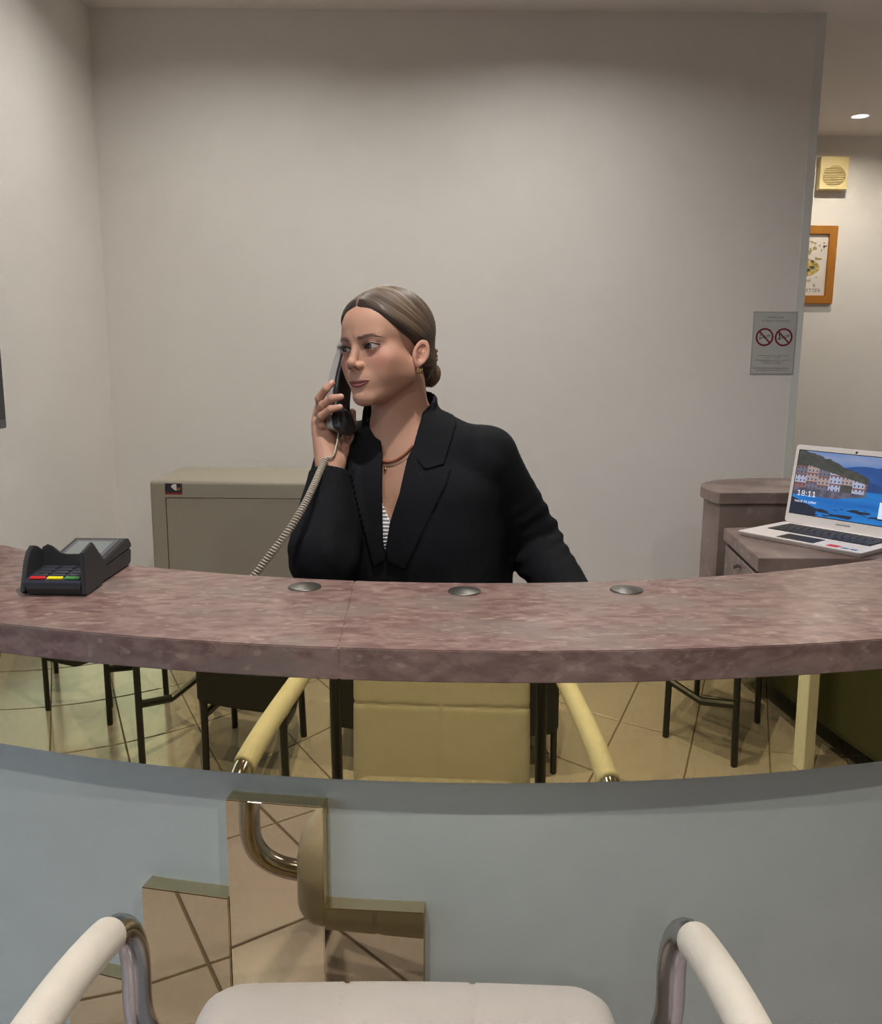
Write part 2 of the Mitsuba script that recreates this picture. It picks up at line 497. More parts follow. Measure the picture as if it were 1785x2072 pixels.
for xa, ya, xb, yb, z1, dep in ((-0.552, 1.168, -0.4185, 1.1275, 0.372, 0.028), (-0.4173, 1.1268, -0.2893, 1.1015, 0.528, 0.031),
                                (-0.2887, 1.1048, -0.1551, 1.0858, 0.6737, 0.0265), (-0.1547, 1.0863, -0.0194, 1.0772, 0.525, 0.0265),
                                (-0.0190, 1.0772, 0.1155, 1.0785, 0.383, 0.0265)):
    mirror_block(xa, ya, xb, yb, z1, dep, 'b')

# ---------------------------------------------------------------- side desk with raised ledge, behind right
def stone2(p, n, uv):
    g = fbm(p.x * 7, p.y * 7, p.z * 7, 4)
    w = fbm(p.x * 30 + 3 * g, p.y * 30, p.z * 30, 3)
    c = mix((0.150, 0.105, 0.095), (0.235, 0.180, 0.160), smoothstep(0.3, 0.7, g))
    return mix(c, (0.33, 0.27, 0.24), smoothstep(0.64, 0.8, w) * 0.45)


mat('stone_dull', pr(proc(stone2), 0.4, specular=0.4))
sd = thing('side_desk', 'pinkish-brown laminate side desk with a raised round-ended ledge under the laptop', 'desk')
add('desktop', bev_extrude(Polygon([(0.773, 2.092), (1.75, 2.11), (1.75, 2.60), (0.81, 2.476)]), 0.750, 0.785, 0.0015), 'mat_stone_dull', sd, smooth=25)
add('cabinet_body', extrude(Polygon([(0.788, 2.103), (1.74, 2.12), (1.74, 2.58), (0.822, 2.468)]), 0.0, 0.750), 'mat_stone_dull', sd)
# door in the end that faces the receptionist, with a small key knob
da, db = np.array([0.7835, 2.118]), np.array([0.8165, 2.456])
de = (db - da) / np.linalg.norm(db - da)
DL = np.linalg.norm(db - da)
DM = frame_xf([*da, 0], [de[0], de[1], 0], [-de[1], de[0], 0], [0, 0, 1])          # local y outwards, towards the receptionist
add('gap', moved(box(0.002, DL - 0.002, -0.0045, -0.0005, 0.738, 0.750), DM), 'mat_dark_gap', sd)
door = add('door', moved(box(0.003, DL - 0.003, -0.0045, 0.006, 0.06, 0.739, 0.0012), DM), 'mat_stone_dull', sd)
mat('steel', pr((0.45, 0.44, 0.43), 0.25, metallic=1.0))
kn = join(lathe([[0, 0.0], [0.009, 0.0], [0.009, 0.003], [0.005, 0.004], [0.005, 0.013], [0.008, 0.015], [0.008, 0.021], [0, 0.023]], 24))
add('key_knob', moved(kn, frame_xf([0.7835 + 0.155 * de[0] - 0.0058, 2.118 + 0.155 * de[1], 0.722], [0, 1, 0], [0, 0, 1], [-1, 0, 0])), 'mat_steel', door, smooth=40, label='small steel key knob')


def d_end(x0, y0, y1, inset):
    """Plan of the ledge: straight front and back, rounded free end."""
    a = np.linspace(-np.pi / 2, np.pi / 2, 28)
    rx, ry = 0.175 - inset, (y1 - y0) / 2 - inset
    e = np.c_[x0 + 0.19 - rx * np.cos(a) ** 0.8, (y0 + y1) / 2 + ry * np.sin(a)]
    e[:, 1] = np.maximum(e[:, 1], (y0 + inset))
    pts = np.vstack([[[1.9, y0 + inset]], e, [[1.9, y1 - inset]]])
    pl = Polygon(pts)
    return affinity.rotate(pl, 3.0, origin=(x0, y0))


led = Polygon(np.vstack([[[1.9, 2.72], [0.842, 2.637], [0.832, 2.665]], [[0.825, 2.73], [0.826, 2.78], [0.842, 2.83], [0.872, 2.878], [0.915, 2.92], [0.965, 2.95], [1.03, 2.972]], [[1.9, 3.06]]]))
add('ledge_top', bev_extrude(led, 0.826, 0.860, 0.0015), 'mat_stone_dull', sd, smooth=25)
add('ledge_base', extrude(led.buffer(-0.012, join_style=2), 0.0, 0.826), 'mat_stone_dull', sd, smooth=25)

# ---------------------------------------------------------------- laptop
mat('white_plastic', pr((0.72, 0.68, 0.66), 0.35))
mat('key_black', pr((0.02, 0.02, 0.023), 0.45))
mat('black_plastic', pr((0.016, 0.017, 0.02), 0.38))
lap = thing('laptop', 'open white laptop showing a seaside village on the side desk', 'laptop')
TH, LID = -0.909, 0.165
le1, le2 = np.array([math.cos(TH), math.sin(TH), 0]), np.array([-math.sin(TH), math.cos(TH), 0])
LM = frame_xf([0.81025, 2.3665, 0.7855], le1, le2, [0, 0, 1])
W_, D_ = 0.345, 0.236


def rrect(x0, y0, x1, y1, r):
    return sbox(x0 + r, y0 + r, x1 - r, y1 - r).buffer(r, 8)


base = m3.Manifold.hull(m3.Manifold.extrude(_cs(rrect(0.006, 0.01, W_ - 0.006, D_ - 0.004, 0.01)), 0.004) + m3.Manifold.extrude(_cs(rrect(0, 0, W_, D_, 0.01)), 0.003).translate((0, 0, 0.0105)))
add('base', moved(from_m3(base), LM), 'mat_white_plastic', lap, smooth=30)
for fx, fy in ((0.03, 0.03), (W_ - 0.03, 0.03), (0.03, D_ - 0.02), (W_ - 0.03, D_ - 0.02)):
    pass
kz = 0.0135
add('keyboard_well', moved(bev_extrude(rrect(0.028, 0.098, 0.317, 0.214, 0.004), kz - 0.0002, kz + 0.0004, 0.0001), LM), 'mat_key_black', lap)
rows = [(0.0, [1] * 14), (1, [1] * 13 + [1.4]), (2, [1.3] + [1] * 12 + [1.1]), (3, [1.6] + [1] * 11 + [1.8]), (4, [1.2] + [1] * 11 + [2.2]), (5, [1.2, 1, 1, 1, 5.2, 1, 1, 1, 1, 1])]
kh = 0.110 / 6
for r, ws in rows:
    ws = np.array(ws) / np.sum(ws) * 0.284
    x = 0.0305
    y1 = 0.211 - r * kh
    for w in ws:
        add('key', moved(box(x + 0.0012, x + w - 0.0012, y1 - kh + 0.0014, y1 - 0.0012, kz + 0.0004, kz + 0.0020, 0.0005), LM), 'mat_key_black', lap)
        x += w
add('touchpad', moved(bev_extrude(rrect(0.108, 0.014, 0.212, 0.078, 0.003), kz - 0.0003, kz + 0.0005, 0.0002), LM), 'mat_key_black', lap, label='black touchpad')
mat('sticker_red', pr(srgb(205, 60, 60), 0.4))
mat('sticker_blue', pr(srgb(60, 95, 160), 0.4))
add('sticker', moved(box(0.245, 0.275, 0.016, 0.040, kz, kz + 0.0006), LM), 'mat_sticker_red', lap, label='red sticker')
for x in (0.283, 0.306):
    add('sticker', moved(box(x, x + 0.017, 0.018, 0.028, kz, kz + 0.0006), LM), 'mat_sticker_blue', lap, label='small blue sticker')
lu = np.array([0, 0, 1]) * math.cos(LID) + le2 * math.sin(LID)
ln = np.cross(le1, lu)          # out of the screen, towards the keyboard
SM = frame_xf(np.array([0.81025, 2.3665, 0.798]) + le2 * (D_ - 0.004), le1, lu, ln)
LH = 0.226
add('lid', moved(bev_extrude(rrect(0, 0.002, W_, LH, 0.009), -0.006, 0.0, 0.001), SM), 'mat_white_plastic', lap, smooth=30)
add('hinge', moved(box(0.06, W_ - 0.06, -0.004, 0.004, -0.008, 0.0, 0.001), SM), 'mat_white_plastic', lap)
sx0, sx1, sy0, sy1 = 0.012, W_ - 0.012, 0.030, LH - 0.016


def village(p, n, uv):
    """Lock-screen photograph: cliffs and a fishing village over a blue bay."""
    u, v = uv.x, uv.y
    sky_ = mix((0.10, 0.26, 0.62), (0.30, 0.38, 0.62), smoothstep(0.72, 1.0, v) * fbm(u * 4, v * 9, 1.0, 3) * 1.6)
    c = sky_
    ridge1 = 0.80 + 0.09 * (fbm(u * 3.5 + 1.5, 2.0, 0.0, 4) - 0.5) * 2 + 0.05 * u
    c = dr.select(v < ridge1, mix((0.015, 0.07, 0.30), (0.03, 0.13, 0.42), fbm(u * 9, v * 9, 0, 3)), c)
    ridge2 = 0.70 - 0.20 * smoothstep(0.45, 0.95, u) + 0.06 * (fbm(u * 6, 5.0, 0.0, 3) - 0.5)
    c = dr.select(v < ridge2, mix((0.012, 0.05, 0.20), (0.02, 0.09, 0.30), fbm(u * 14, v * 14, 0, 3)), c)
    sea = mix((0.0, 0.13, 0.55), (0.02, 0.30, 0.85), fbm(u * 3 + 2, v * 12, 0, 3))
    c = dr.select(v < 0.47, sea, c)
    # headland with houses
    edge = 0.66 - 0.28 * smoothstep(0.62, 0.92, v) + 0.03 * (fbm(v * 14, 3.0, 0.0, 2) - 0.5)
    land = (u < edge - 0.18 * smoothstep(0.40, 0.30, v) * 1.4) & (v > 0.30) & (v < 1.0 - 0.55 * u + 0.1 * fbm(u * 12, 0, 4, 3))
    rock = mix((0.03, 0.045, 0.03), (0.12, 0.10, 0.09), fbm(u * 22, v * 22, 0, 3))
    c = dr.select(land, rock, c)
    hx, hy = u * 9.5, v * 7.5 + 0.45 * mikit.cell_rand(dr.floor(u * 9.5), 3)
    k = mikit.cell_rand(dr.floor(hx), dr.floor(hy), 7)
    wall = dr.select(k < 0.45, mi.Color3f(0.52, 0.56, 0.74), dr.select(k < 0.65, mi.Color3f(0.50, 0.38, 0.36), dr.select(k < 0.8, mi.Color3f(0.34, 0.14, 0.13), mi.Color3f(0.20, 0.19, 0.24))))
    fx, fy = hx - dr.floor(hx), hy - dr.floor(hy)
    wx, wy = fx * 3 - dr.floor(fx * 3), fy * 2 - dr.floor(fy * 2)
    wall = dr.select((wx > 0.35) & (wx < 0.65) & (wy > 0.3) & (wy < 0.75), mi.Color3f(0.05, 0.07, 0.14), wall)
    wall = dr.select(fy > 0.86, mi.Color3f(0.28, 0.09, 0.07), wall)
    town = land & (v > 0.42) & (v < 0.82 - 0.38 * u) & (k > 0.12)
    c = dr.select(town, wall, c)
    c = dr.select(land & (v < 0.42) & (v > 0.30), mix((0.05, 0.05, 0.09), (0.22, 0.20, 0.26), fbm(u * 30, v * 18, 0, 2)), c)
    rocks = (fbm(u * 6 + 7, v * 20, 2, 3) > 0.60) & (v < 0.2) & (u > 0.2)
    c = dr.select(rocks | ((u < 0.24) & (v < 0.26 - 0.6 * u)), mi.Color3f(0.012, 0.02, 0.045), c)
    return c * (0.62 * GAIN)


g = trimesh.Trimesh([[sx0, sy0, 0.0006], [sx1, sy0, 0.0006], [sx1, sy1, 0.0006], [sx0, sy1, 0.0006]], [[0, 1, 2], [0, 2, 3]], process=False)
scr = add('display', moved(g, SM), 'mat_black_plastic', lap, uv=np.array([[0, 0], [1, 0], [1, 1], [0, 1.0]]), label='lit screen with a seaside village picture',
          emitter={'type': 'area', 'radiance': proc(village), 'sampling_weight': 0.3})
add('bezel_line', moved(from_m3(m3.Manifold.extrude(_cs(sbox(sx0 - 0.002, sy0 - 0.002, sx1 + 0.002, sy1 + 0.002)), 0.0005)), SM), 'mat_black_plastic', lap)
glow = {'type': 'area', 'radiance': rgb(0.45 * GAIN, 0.50 * GAIN, 0.60 * GAIN), 'sampling_weight': 0.05}
mat('glyph', pr((0.6, 0.6, 0.6), 0.5))
tm = text('18:11', 0.0150, 0.0002, centre=False); tm.apply_translation([sx0 + 0.012, sy0 + 0.052, 0.0009])
add('clock_digits', moved(tm, SM), 'mat_glyph', scr, emitter=glow)
tm = text('mardi 26 juillet', 0.0068, 0.0002, centre=False); tm.apply_translation([sx0 + 0.009, sy0 + 0.033, 0.0009])
add('date_line', moved(tm, SM), 'mat_glyph', scr, emitter=glow)
add('login_box', moved(box(0.262, 0.30, sy0 + 0.018, sy0 + 0.062, 0.0007, 0.0009), SM), 'mat_glyph', scr, emitter={'type': 'area', 'radiance': rgb(0.20 * GAIN, 0.36 * GAIN, 0.62 * GAIN), 'sampling_weight': 0.05})
cam = lathe([[0, 0.0], [0.0032, 0.0], [0.0032, 0.0006], [0, 0.0008]], 20)
cam.apply_translation([W_ / 2 + 0.004, LH - 0.0085, 0.0])
add('webcam', moved(cam, SM), 'mat_black_plastic', lap, label='round black webcam')
mat('grey_mark', pr((0.32, 0.30, 0.29), 0.4))
add('badge', moved(box(W_ / 2 - 0.021, W_ / 2 + 0.021, 0.014, 0.0185, 0, 0.0004), SM), 'mat_grey_mark', lap)

# ---------------------------------------------------------------- safe
mat('safe_paint', pr((0.300, 0.275, 0.210), 0.42, specular=0.4))
sf = thing('safe', 'khaki-beige steel safe behind the desk, against the back wall', 'safe')
sx = (-0.942, -0.30)


def safe_body():
    h = m3.Manifold.batch_hull
    b = []
    r = 0.014
    for x in (sx[0] + r, sx[1] - r):
        for z in (0.0 + r, 0.86 - r):
            b.append(m3.Manifold.sphere(r, 24).translate((x, 2.812 + r, z)))
            b.append(m3.Manifold.sphere(r, 24).translate((x, 3.17 - r, z)))
    return m3.Manifold.batch_hull(b)


sb = safe_body() - m3.Manifold.cube((0.55, 0.02, 0.62)).translate((sx[0] + 0.0505, 2.808, 0.1845))
add('body', from_m3(sb), 'mat_safe_paint', sf, smooth=35)
add('door', box(sx[0] + 0.0525, sx[0] + 0.5985, 2.8135, 2.827, 0.1865, 0.8025, 0.0012), 'mat_safe_paint', sf)
mat('black_ink', pr((0.02, 0.02, 0.024), 0.5))
mat('red_ink', pr(srgb(130, 40, 45), 0.5))
mat('white_ink', pr((0.62, 0.6, 0.58), 0.5))
mat('amber_ink', pr(srgb(150, 105, 70), 0.5))
SW = wall_on(2.8118, -0.8905, 0.8045)
dk = add('maker_plate', moved(box(0, 0.0545, 0.0135, 0.046, -0.0006, 0.0008), SW), 'mat_black_ink', sf, label='small dark sticker with a pale wedge and a red stripe')
add('stripe', moved(box(0, 0.0545, 0.010, 0.0165, -0.0004, 0.0012), SW), 'mat_red_ink', dk)
add('strip', moved(box(0, 0.0545, 0.002, 0.010, -0.0004, 0.0010), SW), 'mat_safe_paint', dk)
wedge = Polygon([(0.0185, 0.0365), (0.0265, 0.0440), (0.0375, 0.0445), (0.0375, 0.0225), (0.0300, 0.0245)])
add('wedge', moved(extrude(wedge, 0.0008, 0.0014), SW), 'mat_white_ink', dk)
add('flare', moved(extrude(Polygon([(0.0385, 0.0225), (0.0475, 0.024), (0.052, 0.036), (0.046, 0.030), (0.041, 0.036)]), 0.0008, 0.0014), SW), 'mat_amber_ink', dk)

# ---------------------------------------------------------------- no-smoking notice, chime box, picture, screen on the left wall
mat('notice', pr((0.46, 0.46, 0.44), 0.25))
mat('notice_edge', pr((0.36, 0.355, 0.34), 0.25))
mat('text_grey', pr((0.13, 0.12, 0.115), 0.5))
mat('ring_red', pr(srgb(110, 38, 48), 0.4))
ns = thing('no_smoking_notice', 'grey no-smoking and no-vaping notice on the right end of the desk wall', 'sign')
NW = wall_on(YW, 1.271, 1.318)
NWD, NHT = 0.167, 0.2365
add('backing', moved(bev_extrude(sbox(-NWD / 2, -NHT / 2, NWD / 2, NHT / 2), 0, 0.004, 0.001), NW), 'mat_notice_edge', ns)
face = add('face', moved(bev_extrude(sbox(-NWD / 2 + 0.004, -NHT / 2 + 0.004, NWD / 2 - 0.004, NHT / 2 - 0.004), 0.004, 0.0046, 0.0002), NW), 'mat_notice', ns)


def on_notice(nm, mesh, m, dz=0.0046, **k):
    mesh = mesh.copy()
    mesh.apply_translation([0, 0, dz])
    return add(nm, moved(mesh, NW), m, ns, **k)


t1 = text('INTERDICTION', 0.0062, 0.0004); t1.apply_translation([0.0, 0.0935, 0])
t2 = text('DE FUMER ET DE VAPOTER', 0.0058, 0.0004); t2.apply_translation([0.001, 0.0805, 0])
on_notice('heading', t1, 'mat_text_grey'); on_notice('heading', t2, 'mat_text_grey')
for s in (-1, 1):
    cx = s * 0.0365 - 0.0005
    cy = 0.0225
    ring = Point(cx, cy).buffer(0.034, 32).difference(Point(cx, cy).buffer(0.0275, 32))
    bar = affinity.rotate(sbox(cx - 0.031, cy - 0.0028, cx + 0.031, cy + 0.0028), -45, origin=(cx, cy)).intersection(Point(cx, cy).buffer(0.0325, 32))
    on_notice('prohibition_ring', extrude(union_all([ring, bar]), 0, 0.0006), 'mat_ring_red', label='dark red prohibition ring with slash')
    cig = affinity.rotate(sbox(cx - 0.021, cy - 0.0035, cx + 0.021, cy + 0.0035), 18, origin=(cx, cy)).difference(affinity.rotate(sbox(cx - 0.0185, cy - 0.0018, cx + 0.0185, cy + 0.0018), 18, origin=(cx, cy)))
    if s > 0:
        cig = union_all([cig, affinity.rotate(sbox(cx - 0.021, cy - 0.0035, cx - 0.015, cy + 0.0035), 18, origin=(cx, cy)), Polygon([(cx - 0.020, cy + 0.012), (cx - 0.018, cy + 0.016), (cx - 0.012, cy + 0.002), (cx - 0.016, cy - 0.001)])])
    else:
        cig = union_all([cig, LineString([(cx - 0.019, cy + 0.001), (cx - 0.015, cy + 0.006), (cx - 0.019, cy + 0.010)]).buffer(0.0011)])
    on_notice('pictogram', extrude(cig, 0, 0.0004), 'mat_black_ink', label='black cigarette pictogram' if s < 0 else 'black electronic cigarette pictogram')
rngn = np.random.default_rng(3)
for y, a, b, hgt in ((-0.0475, -0.058, 0.062, 0.0016), (-0.0535, -0.034, 0.032, 0.0016), (-0.0645, -0.068, 0.067, 0.0018), (-0.0705, -0.044, 0.044, 0.0016), (-0.0765, -0.036, 0.036, 0.0016), (-0.0945, -0.073, 0.066, 0.0022), (-0.1025, -0.062, 0.058, 0.0020)):
    x, rs = a, []
    while x < b:
        w = rngn.uniform(0.004, 0.012)
        rs.append(sbox(x, y - hgt / 2, min(x + w, b), y + hgt / 2))
        x += w + 0.0018
    on_notice('text_line', extrude(union_all(rs), 0, 0.0003), 'mat_text_grey')

mat('cream_plastic', pr((0.66, 0.545, 0.27), 0.4))
cb = thing('chime_box', 'small cream louvred speaker box high on the passage wall', 'speaker')
BX0, BX1, BZ0, BZ1, BD = 2.105, 2.262, 2.190, 2.368, 0.05
cbx = to_m3(box(BX0, BX1, YF - BD, YF, BZ0, BZ1, 0.003)) - m3.Manifold.cylinder(0.03, 0.062, 0.062, 40).rotate((90, 0, 0)).scale((1.05, 1, 0.9)).translate(((BX0 + BX1) / 2, YF - BD + 0.02, BZ0 + 0.073))
add('housing', from_m3(cbx), 'mat_cream_plastic', cb, smooth=25)
cxm, czm = (BX0 + BX1) / 2, BZ0 + 0.073
for i in range(12):
    z = czm - 0.050 + i * 0.0091
    hw = 1.05 * math.sqrt(max(0.062 ** 2 - ((z - czm) / 0.9) ** 2, 1e-5)) + 0.003
    add('louvre', box(cxm - hw, cxm + hw, YF - BD - 0.001, YF - BD + 0.006, z - 0.0024, z + 0.0024), 'mat_cream_plastic', cb)
for z in (BZ1 - 0.058, BZ1 - 0.050):
    add('ridge', box(BX0 + 0.012, BX1 - 0.012, YF - BD - 0.0008, YF - BD + 0.002, z, z + 0.0022), 'mat_cream_plastic', cb)

mat('oak', pr(proc(lambda p, n, uv: mix((0.33, 0.130, 0.022), (0.43, 0.185, 0.036), fbm(p.x * 25, p.y * 25, p.z * 9, 3))), 0.6, specular=0.1))


def food_print(p, n, uv):
    """A drawn plate of food with splashes; flat print under the frame's glass."""
    u, v = uv.x, uv.y
    c = mix((0.66, 0.61, 0.55), (0.71, 0.66, 0.60), fbm(u * 8, v * 12, 0, 3))
    du, dv = (u - 0.45) / 0.36, (v - 0.46) / 0.14
    plate = du * du + dv * dv < 1
    k = fbm(u * 14, v * 22, 2.0, 3)
    food = dr.select(k < 0.42, mi.Color3f(0.05, 0.075, 0.075), dr.select(k < 0.55, mi.Color3f(0.55, 0.36, 0.06), dr.select(k < 0.63, mi.Color3f(0.24, 0.20, 0.05), mi.Color3f(0.62, 0.46, 0.18))))
    c = dr.select(plate, food, c)
    k2 = fbm(u * 9 + 5, v * 20, 1.0, 3)
    c = dr.select((v > 0.58) & (v < 0.88) & (k2 > 0.60) & (u < 0.9), mi.Color3f(0.34, 0.26, 0.10), c)
    c = dr.select((v > 0.72) & (v < 0.86) & (k2 < 0.33) & (u > 0.5), mi.Color3f(0.05, 0.04, 0.04), c)
    return dr.select((v < 0.32) & (v > 0.2) & (k2 > 0.63), mi.Color3f(0.42, 0.40, 0.25), c)


mat('print', pr(proc(food_print), 0.35))
pf = thing('picture_frame', 'oak-framed food picture on the passage wall, half hidden by the desk wall', 'picture')
PX0, PX1, PZ0, PZ1 = 1.925, 2.245, 1.568, 2.000
rim = sbox(PX0, PZ0, PX1, PZ1).difference(sbox(PX0 + 0.046, PZ0 + 0.046, PX1 - 0.046, PZ1 - 0.046))
FW = frame_xf([0, YF, 0], [1, 0, 0], [0, 0, 1], [0, -1, 0])
add('frame', moved(bev_extrude(rim, 0.001, 0.022, 0.002), FW), 'mat_oak', pf)
pm = trimesh.Trimesh([[PX0 + 0.04, PZ0 + 0.04, 0.008], [PX1 - 0.04, PZ0 + 0.04, 0.008], [PX1 - 0.04, PZ1 - 0.04, 0.008], [PX0 + 0.04, PZ1 - 0.04, 0.008], [PX0 + 0.04, PZ0 + 0.04, 0.002], [PX1 - 0.04, PZ0 + 0.04, 0.002], [PX1 - 0.04, PZ1 - 0.04, 0.002], [PX0 + 0.04, PZ1 - 0.04, 0.002]],
                     [[0, 1, 2], [0, 2, 3], [4, 6, 5], [4, 7, 6]], process=False)
pk = add('print', moved(pm, FW), 'mat_print', pf, uv=np.array([[0, 0], [1, 0], [1, 1], [0, 1.0]] * 2), label='white print with a drawn plate of food')
tm = text('ETTES', 0.019, 0.0006, centre=False); tm.apply_translation([PX1 - 0.072 - tm.bounds[1][0], PZ0 + 0.066, 0.0081])
add('lettering', moved(tm, FW), 'mat_text_grey', pk)
tm = text('&', 0.020, 0.0006, centre=False); tm.apply_translation([2.128, PZ0 + 0.094, 0.0081])
add('lettering', moved(tm, FW), 'mat_text_grey', pk)

tv = thing('wall_screen', 'black flat television mounted on the left side wall', 'television')
mat('tv_black', pr((0.012, 0.012, 0.016), 0.3))
mat('tv_glass', pr((0.006, 0.007, 0.014), 0.08, specular=0.6))
mat('tv_grey', pr((0.075, 0.075, 0.09), 0.35))
add('casing', box(XL + 0.012, XL + 0.05, 1.96, 2.507, 1.052, 1.55, 0.003), 'mat_tv_black', tv)
add('bracket', box(XL, XL + 0.014, 2.2, 2.4, 1.15, 1.3), 'mat_tv_black', tv)
add('glass', box(XL + 0.049, XL + 0.0508, 1.975, 2.497, 1.080, 1.54), 'mat_tv_glass', tv)
add('chin', box(XL + 0.049, XL + 0.0512, 1.965, 2.502, 1.055, 1.077), 'mat_tv_grey', tv, label='grey lower bezel')

# ---------------------------------------------------------------- card terminal
ct = thing('card_terminal', 'black card payment terminal with privacy shield on the countertop', 'card terminal')
CT = frame_xf([-0.622, 1.264, 0.9102], [1, 0, 0], [0, 1, 0], [0, 0, 1])
mat('terminal', pr((0.020, 0.021, 0.023), 0.5))
mat('terminal_navy', pr((0.014, 0.016, 0.030), 0.45))
mat('terminal_screen', pr((0.125, 0.145, 0.145), 0.15, specular=0.5))


def side_prism(pts, x0, x1, bev=0.0):
    """Outline in (y, z) extruded along x."""
    pl = Polygon(pts)
    m = bev_extrude(pl, 0, x1 - x0, bev) if bev else extrude(pl, 0, x1 - x0)
    return moved(m, frame_xf([x0, 0, 0], [0, 1, 0], [0, 0, 1], [1, 0, 0]))


add('lower_body', moved(side_prism([(0.006, 0.002), (0.0, 0.012), (0.0, 0.021), (0.06, 0.026), (0.205, 0.031), (0.212, 0.026), (0.208, 0.004), (0.2, 0.0), (0.02, 0.0)], 0.006, 0.092, 0.003), CT), 'mat_terminal', ct)
add('upper_body', moved(side_prism([(0.066, 0.0235), (0.08, 0.034), (0.188, 0.049), (0.203, 0.046), (0.212, 0.036), (0.2115, 0.0290)], 0.006, 0.092, 0.0015), CT), 'mat_terminal', ct)
# sloping face with the display
fs = np.array([0, 0.188 - 0.08, 0.049 - 0.034]); fs /= np.linalg.norm(fs)
fm = CT @ frame_xf([0.0, 0.08, 0.0342], [1, 0, 0], fs, np.cross([1, 0, 0], fs))
add('screen_surround', moved(box(0.014, 0.084, 0.010, 0.100, -0.001, 0.0009), fm), 'mat_tv_grey', ct)
add('screen', moved(box(0.020, 0.078, 0.016, 0.090, 0, 0.0016), fm), 'mat_terminal_screen', ct, label='grey display')
add('keypad_deck', moved(side_prism([(0.0, 0.021), (0.004, 0.0235), (0.076, 0.030), (0.078, 0.02), (0.0, 0.015)], 0.004, 0.090), CT), 'mat_terminal_navy', ct)
add('card_slot', moved(box(0.012, 0.080, -0.0008, 0.004, 0.0135, 0.0155), CT), 'mat_dark_gap', ct, label='dark card slot')
ks = np.array([0, 0.072, 0.0065]); ks /= np.linalg.norm(ks)
km = CT @ frame_xf([0.0, 0.004, 0.0235], [1, 0, 0], ks, np.cross([1, 0, 0], ks))
for q, (nm, col) in enumerate((('red', srgb(185, 35, 40)), ('yellow', srgb(225, 205, 20)), ('green', srgb(60, 125, 60)))):
    mat('key_' + nm, pr(col, 0.35))
    add('key', moved(box(0.010 + q * 0.026, 0.033 + q * 0.026, 0.004, 0.012, 0, 0.0032, 0.001), km), 'mat_key_' + nm, ct, label=nm + ' key')
mat('key_dark', pr((0.03, 0.032, 0.042), 0.35))
for r in range(4):
    for q in range(3):
        add('key', moved(box(0.012 + q * 0.026, 0.031 + q * 0.026, 0.017 + r * 0.0125, 0.0255 + r * 0.0125, 0, 0.0026, 0.0008), km), 'mat_key_dark', ct)
# U-shaped privacy shield
sh = thing_part = [moved(side_prism([(0.004, 0.006), (0.010, 0.022), (0.022, 0.050), (0.032, 0.062), (0.044, 0.068), (0.058, 0.064), (0.080, 0.052), (0.080, 0.010), (0.06, 0.004), (0.012, 0.001)], -0.003, 0.004, 0.0012), CT),
                   moved(side_prism([(0.001, 0.004), (0.002, 0.0665), (0.040, 0.0745), (0.088, 0.031), (0.070, 0.006), (0.06, 0.002), (0.005, 0.0)], 0.090, 0.096, 0.0012), CT),
                   moved(bev_extrude(affinity.translate(Polygon([(0.002, 0.028), (0.002, 0.058), (0.010, 0.063), (0.018, 0.060), (0.030, 0.050), (0.040, 0.0475), (0.092, 0.0485), (0.092, 0.028)]), 0, 0), 0, 0.004, 0.001), CT @ frame_xf([0, 0.076, 0], [1, 0, 0], [0, 0.05, 1], [0, -1, 0]))]
add('privacy_shield', join(*sh), 'mat_terminal', ct)

# ---------------------------------------------------------------- cream armchair in front of the desk
mat('cream_leather', pr(proc(lambda p, n, uv: mix((0.40, 0.365, 0.33), (0.45, 0.41, 0.37), fbm(p.x * 12, p.y * 12, p.z * 12, 3))), 0.42, specular=0.4))
mat('arm_leather', pr(proc(lambda p, n, uv: mix((0.50, 0.46, 0.39), (0.57, 0.525, 0.45), fbm(p.x * 12, p.y * 12, p.z * 12, 3))), 0.5, specular=0.35))
mat('black_lacquer', pr((0.012, 0.012, 0.013), 0.35))
mat('chrome', {'type': 'twosided', 'b': {'type': 'roughconductor', 'material': 'none', 'specular_reflectance': rgb(0.62, 0.60, 0.60), 'alpha': 0.05}})
mat('seam', pr((0.34, 0.30, 0.25), 0.6))
ch = thing('armchair', 'cream leather office armchair with chrome arms, facing the reception desk', 'chair')


def seat_sdf(P):
    x, y, z = P[:, 0] + 0.035, P[:, 1] - 0.695, P[:, 2]
    hw = 0.230 + 0.012 * (y / 0.27)
    # the top rises to the front, then rolls over the front edge
    f = y - 0.13
    top = 0.560 + 0.33 * np.minimum(f, 0) - 2.6 * np.clip(f, 0, 1) ** 2 + 0.004 * np.cos(x * 9)
    bot = 0.392 + 0.12 * np.minimum(f, 0)
    r = 0.035
    q = np.stack([np.abs(x) - hw + r + 0.35 * np.clip(y - 0.215, 0, 1), np.abs(y) - 0.277 + r, np.abs(z - (top + bot) / 2) - (top - bot) / 2 + r], 1)
    d = np.linalg.norm(np.maximum(q, 0), axis=1) + np.minimum(q.max(1), 0) - r
    for sx_ in (-0.073, 0.077):
        d = np.maximum(d, 0.0035 - np.hypot(x - sx_, np.where(d > -0.02, np.minimum(np.abs(d), 0.02), 0.02)))
    return d * 0.9


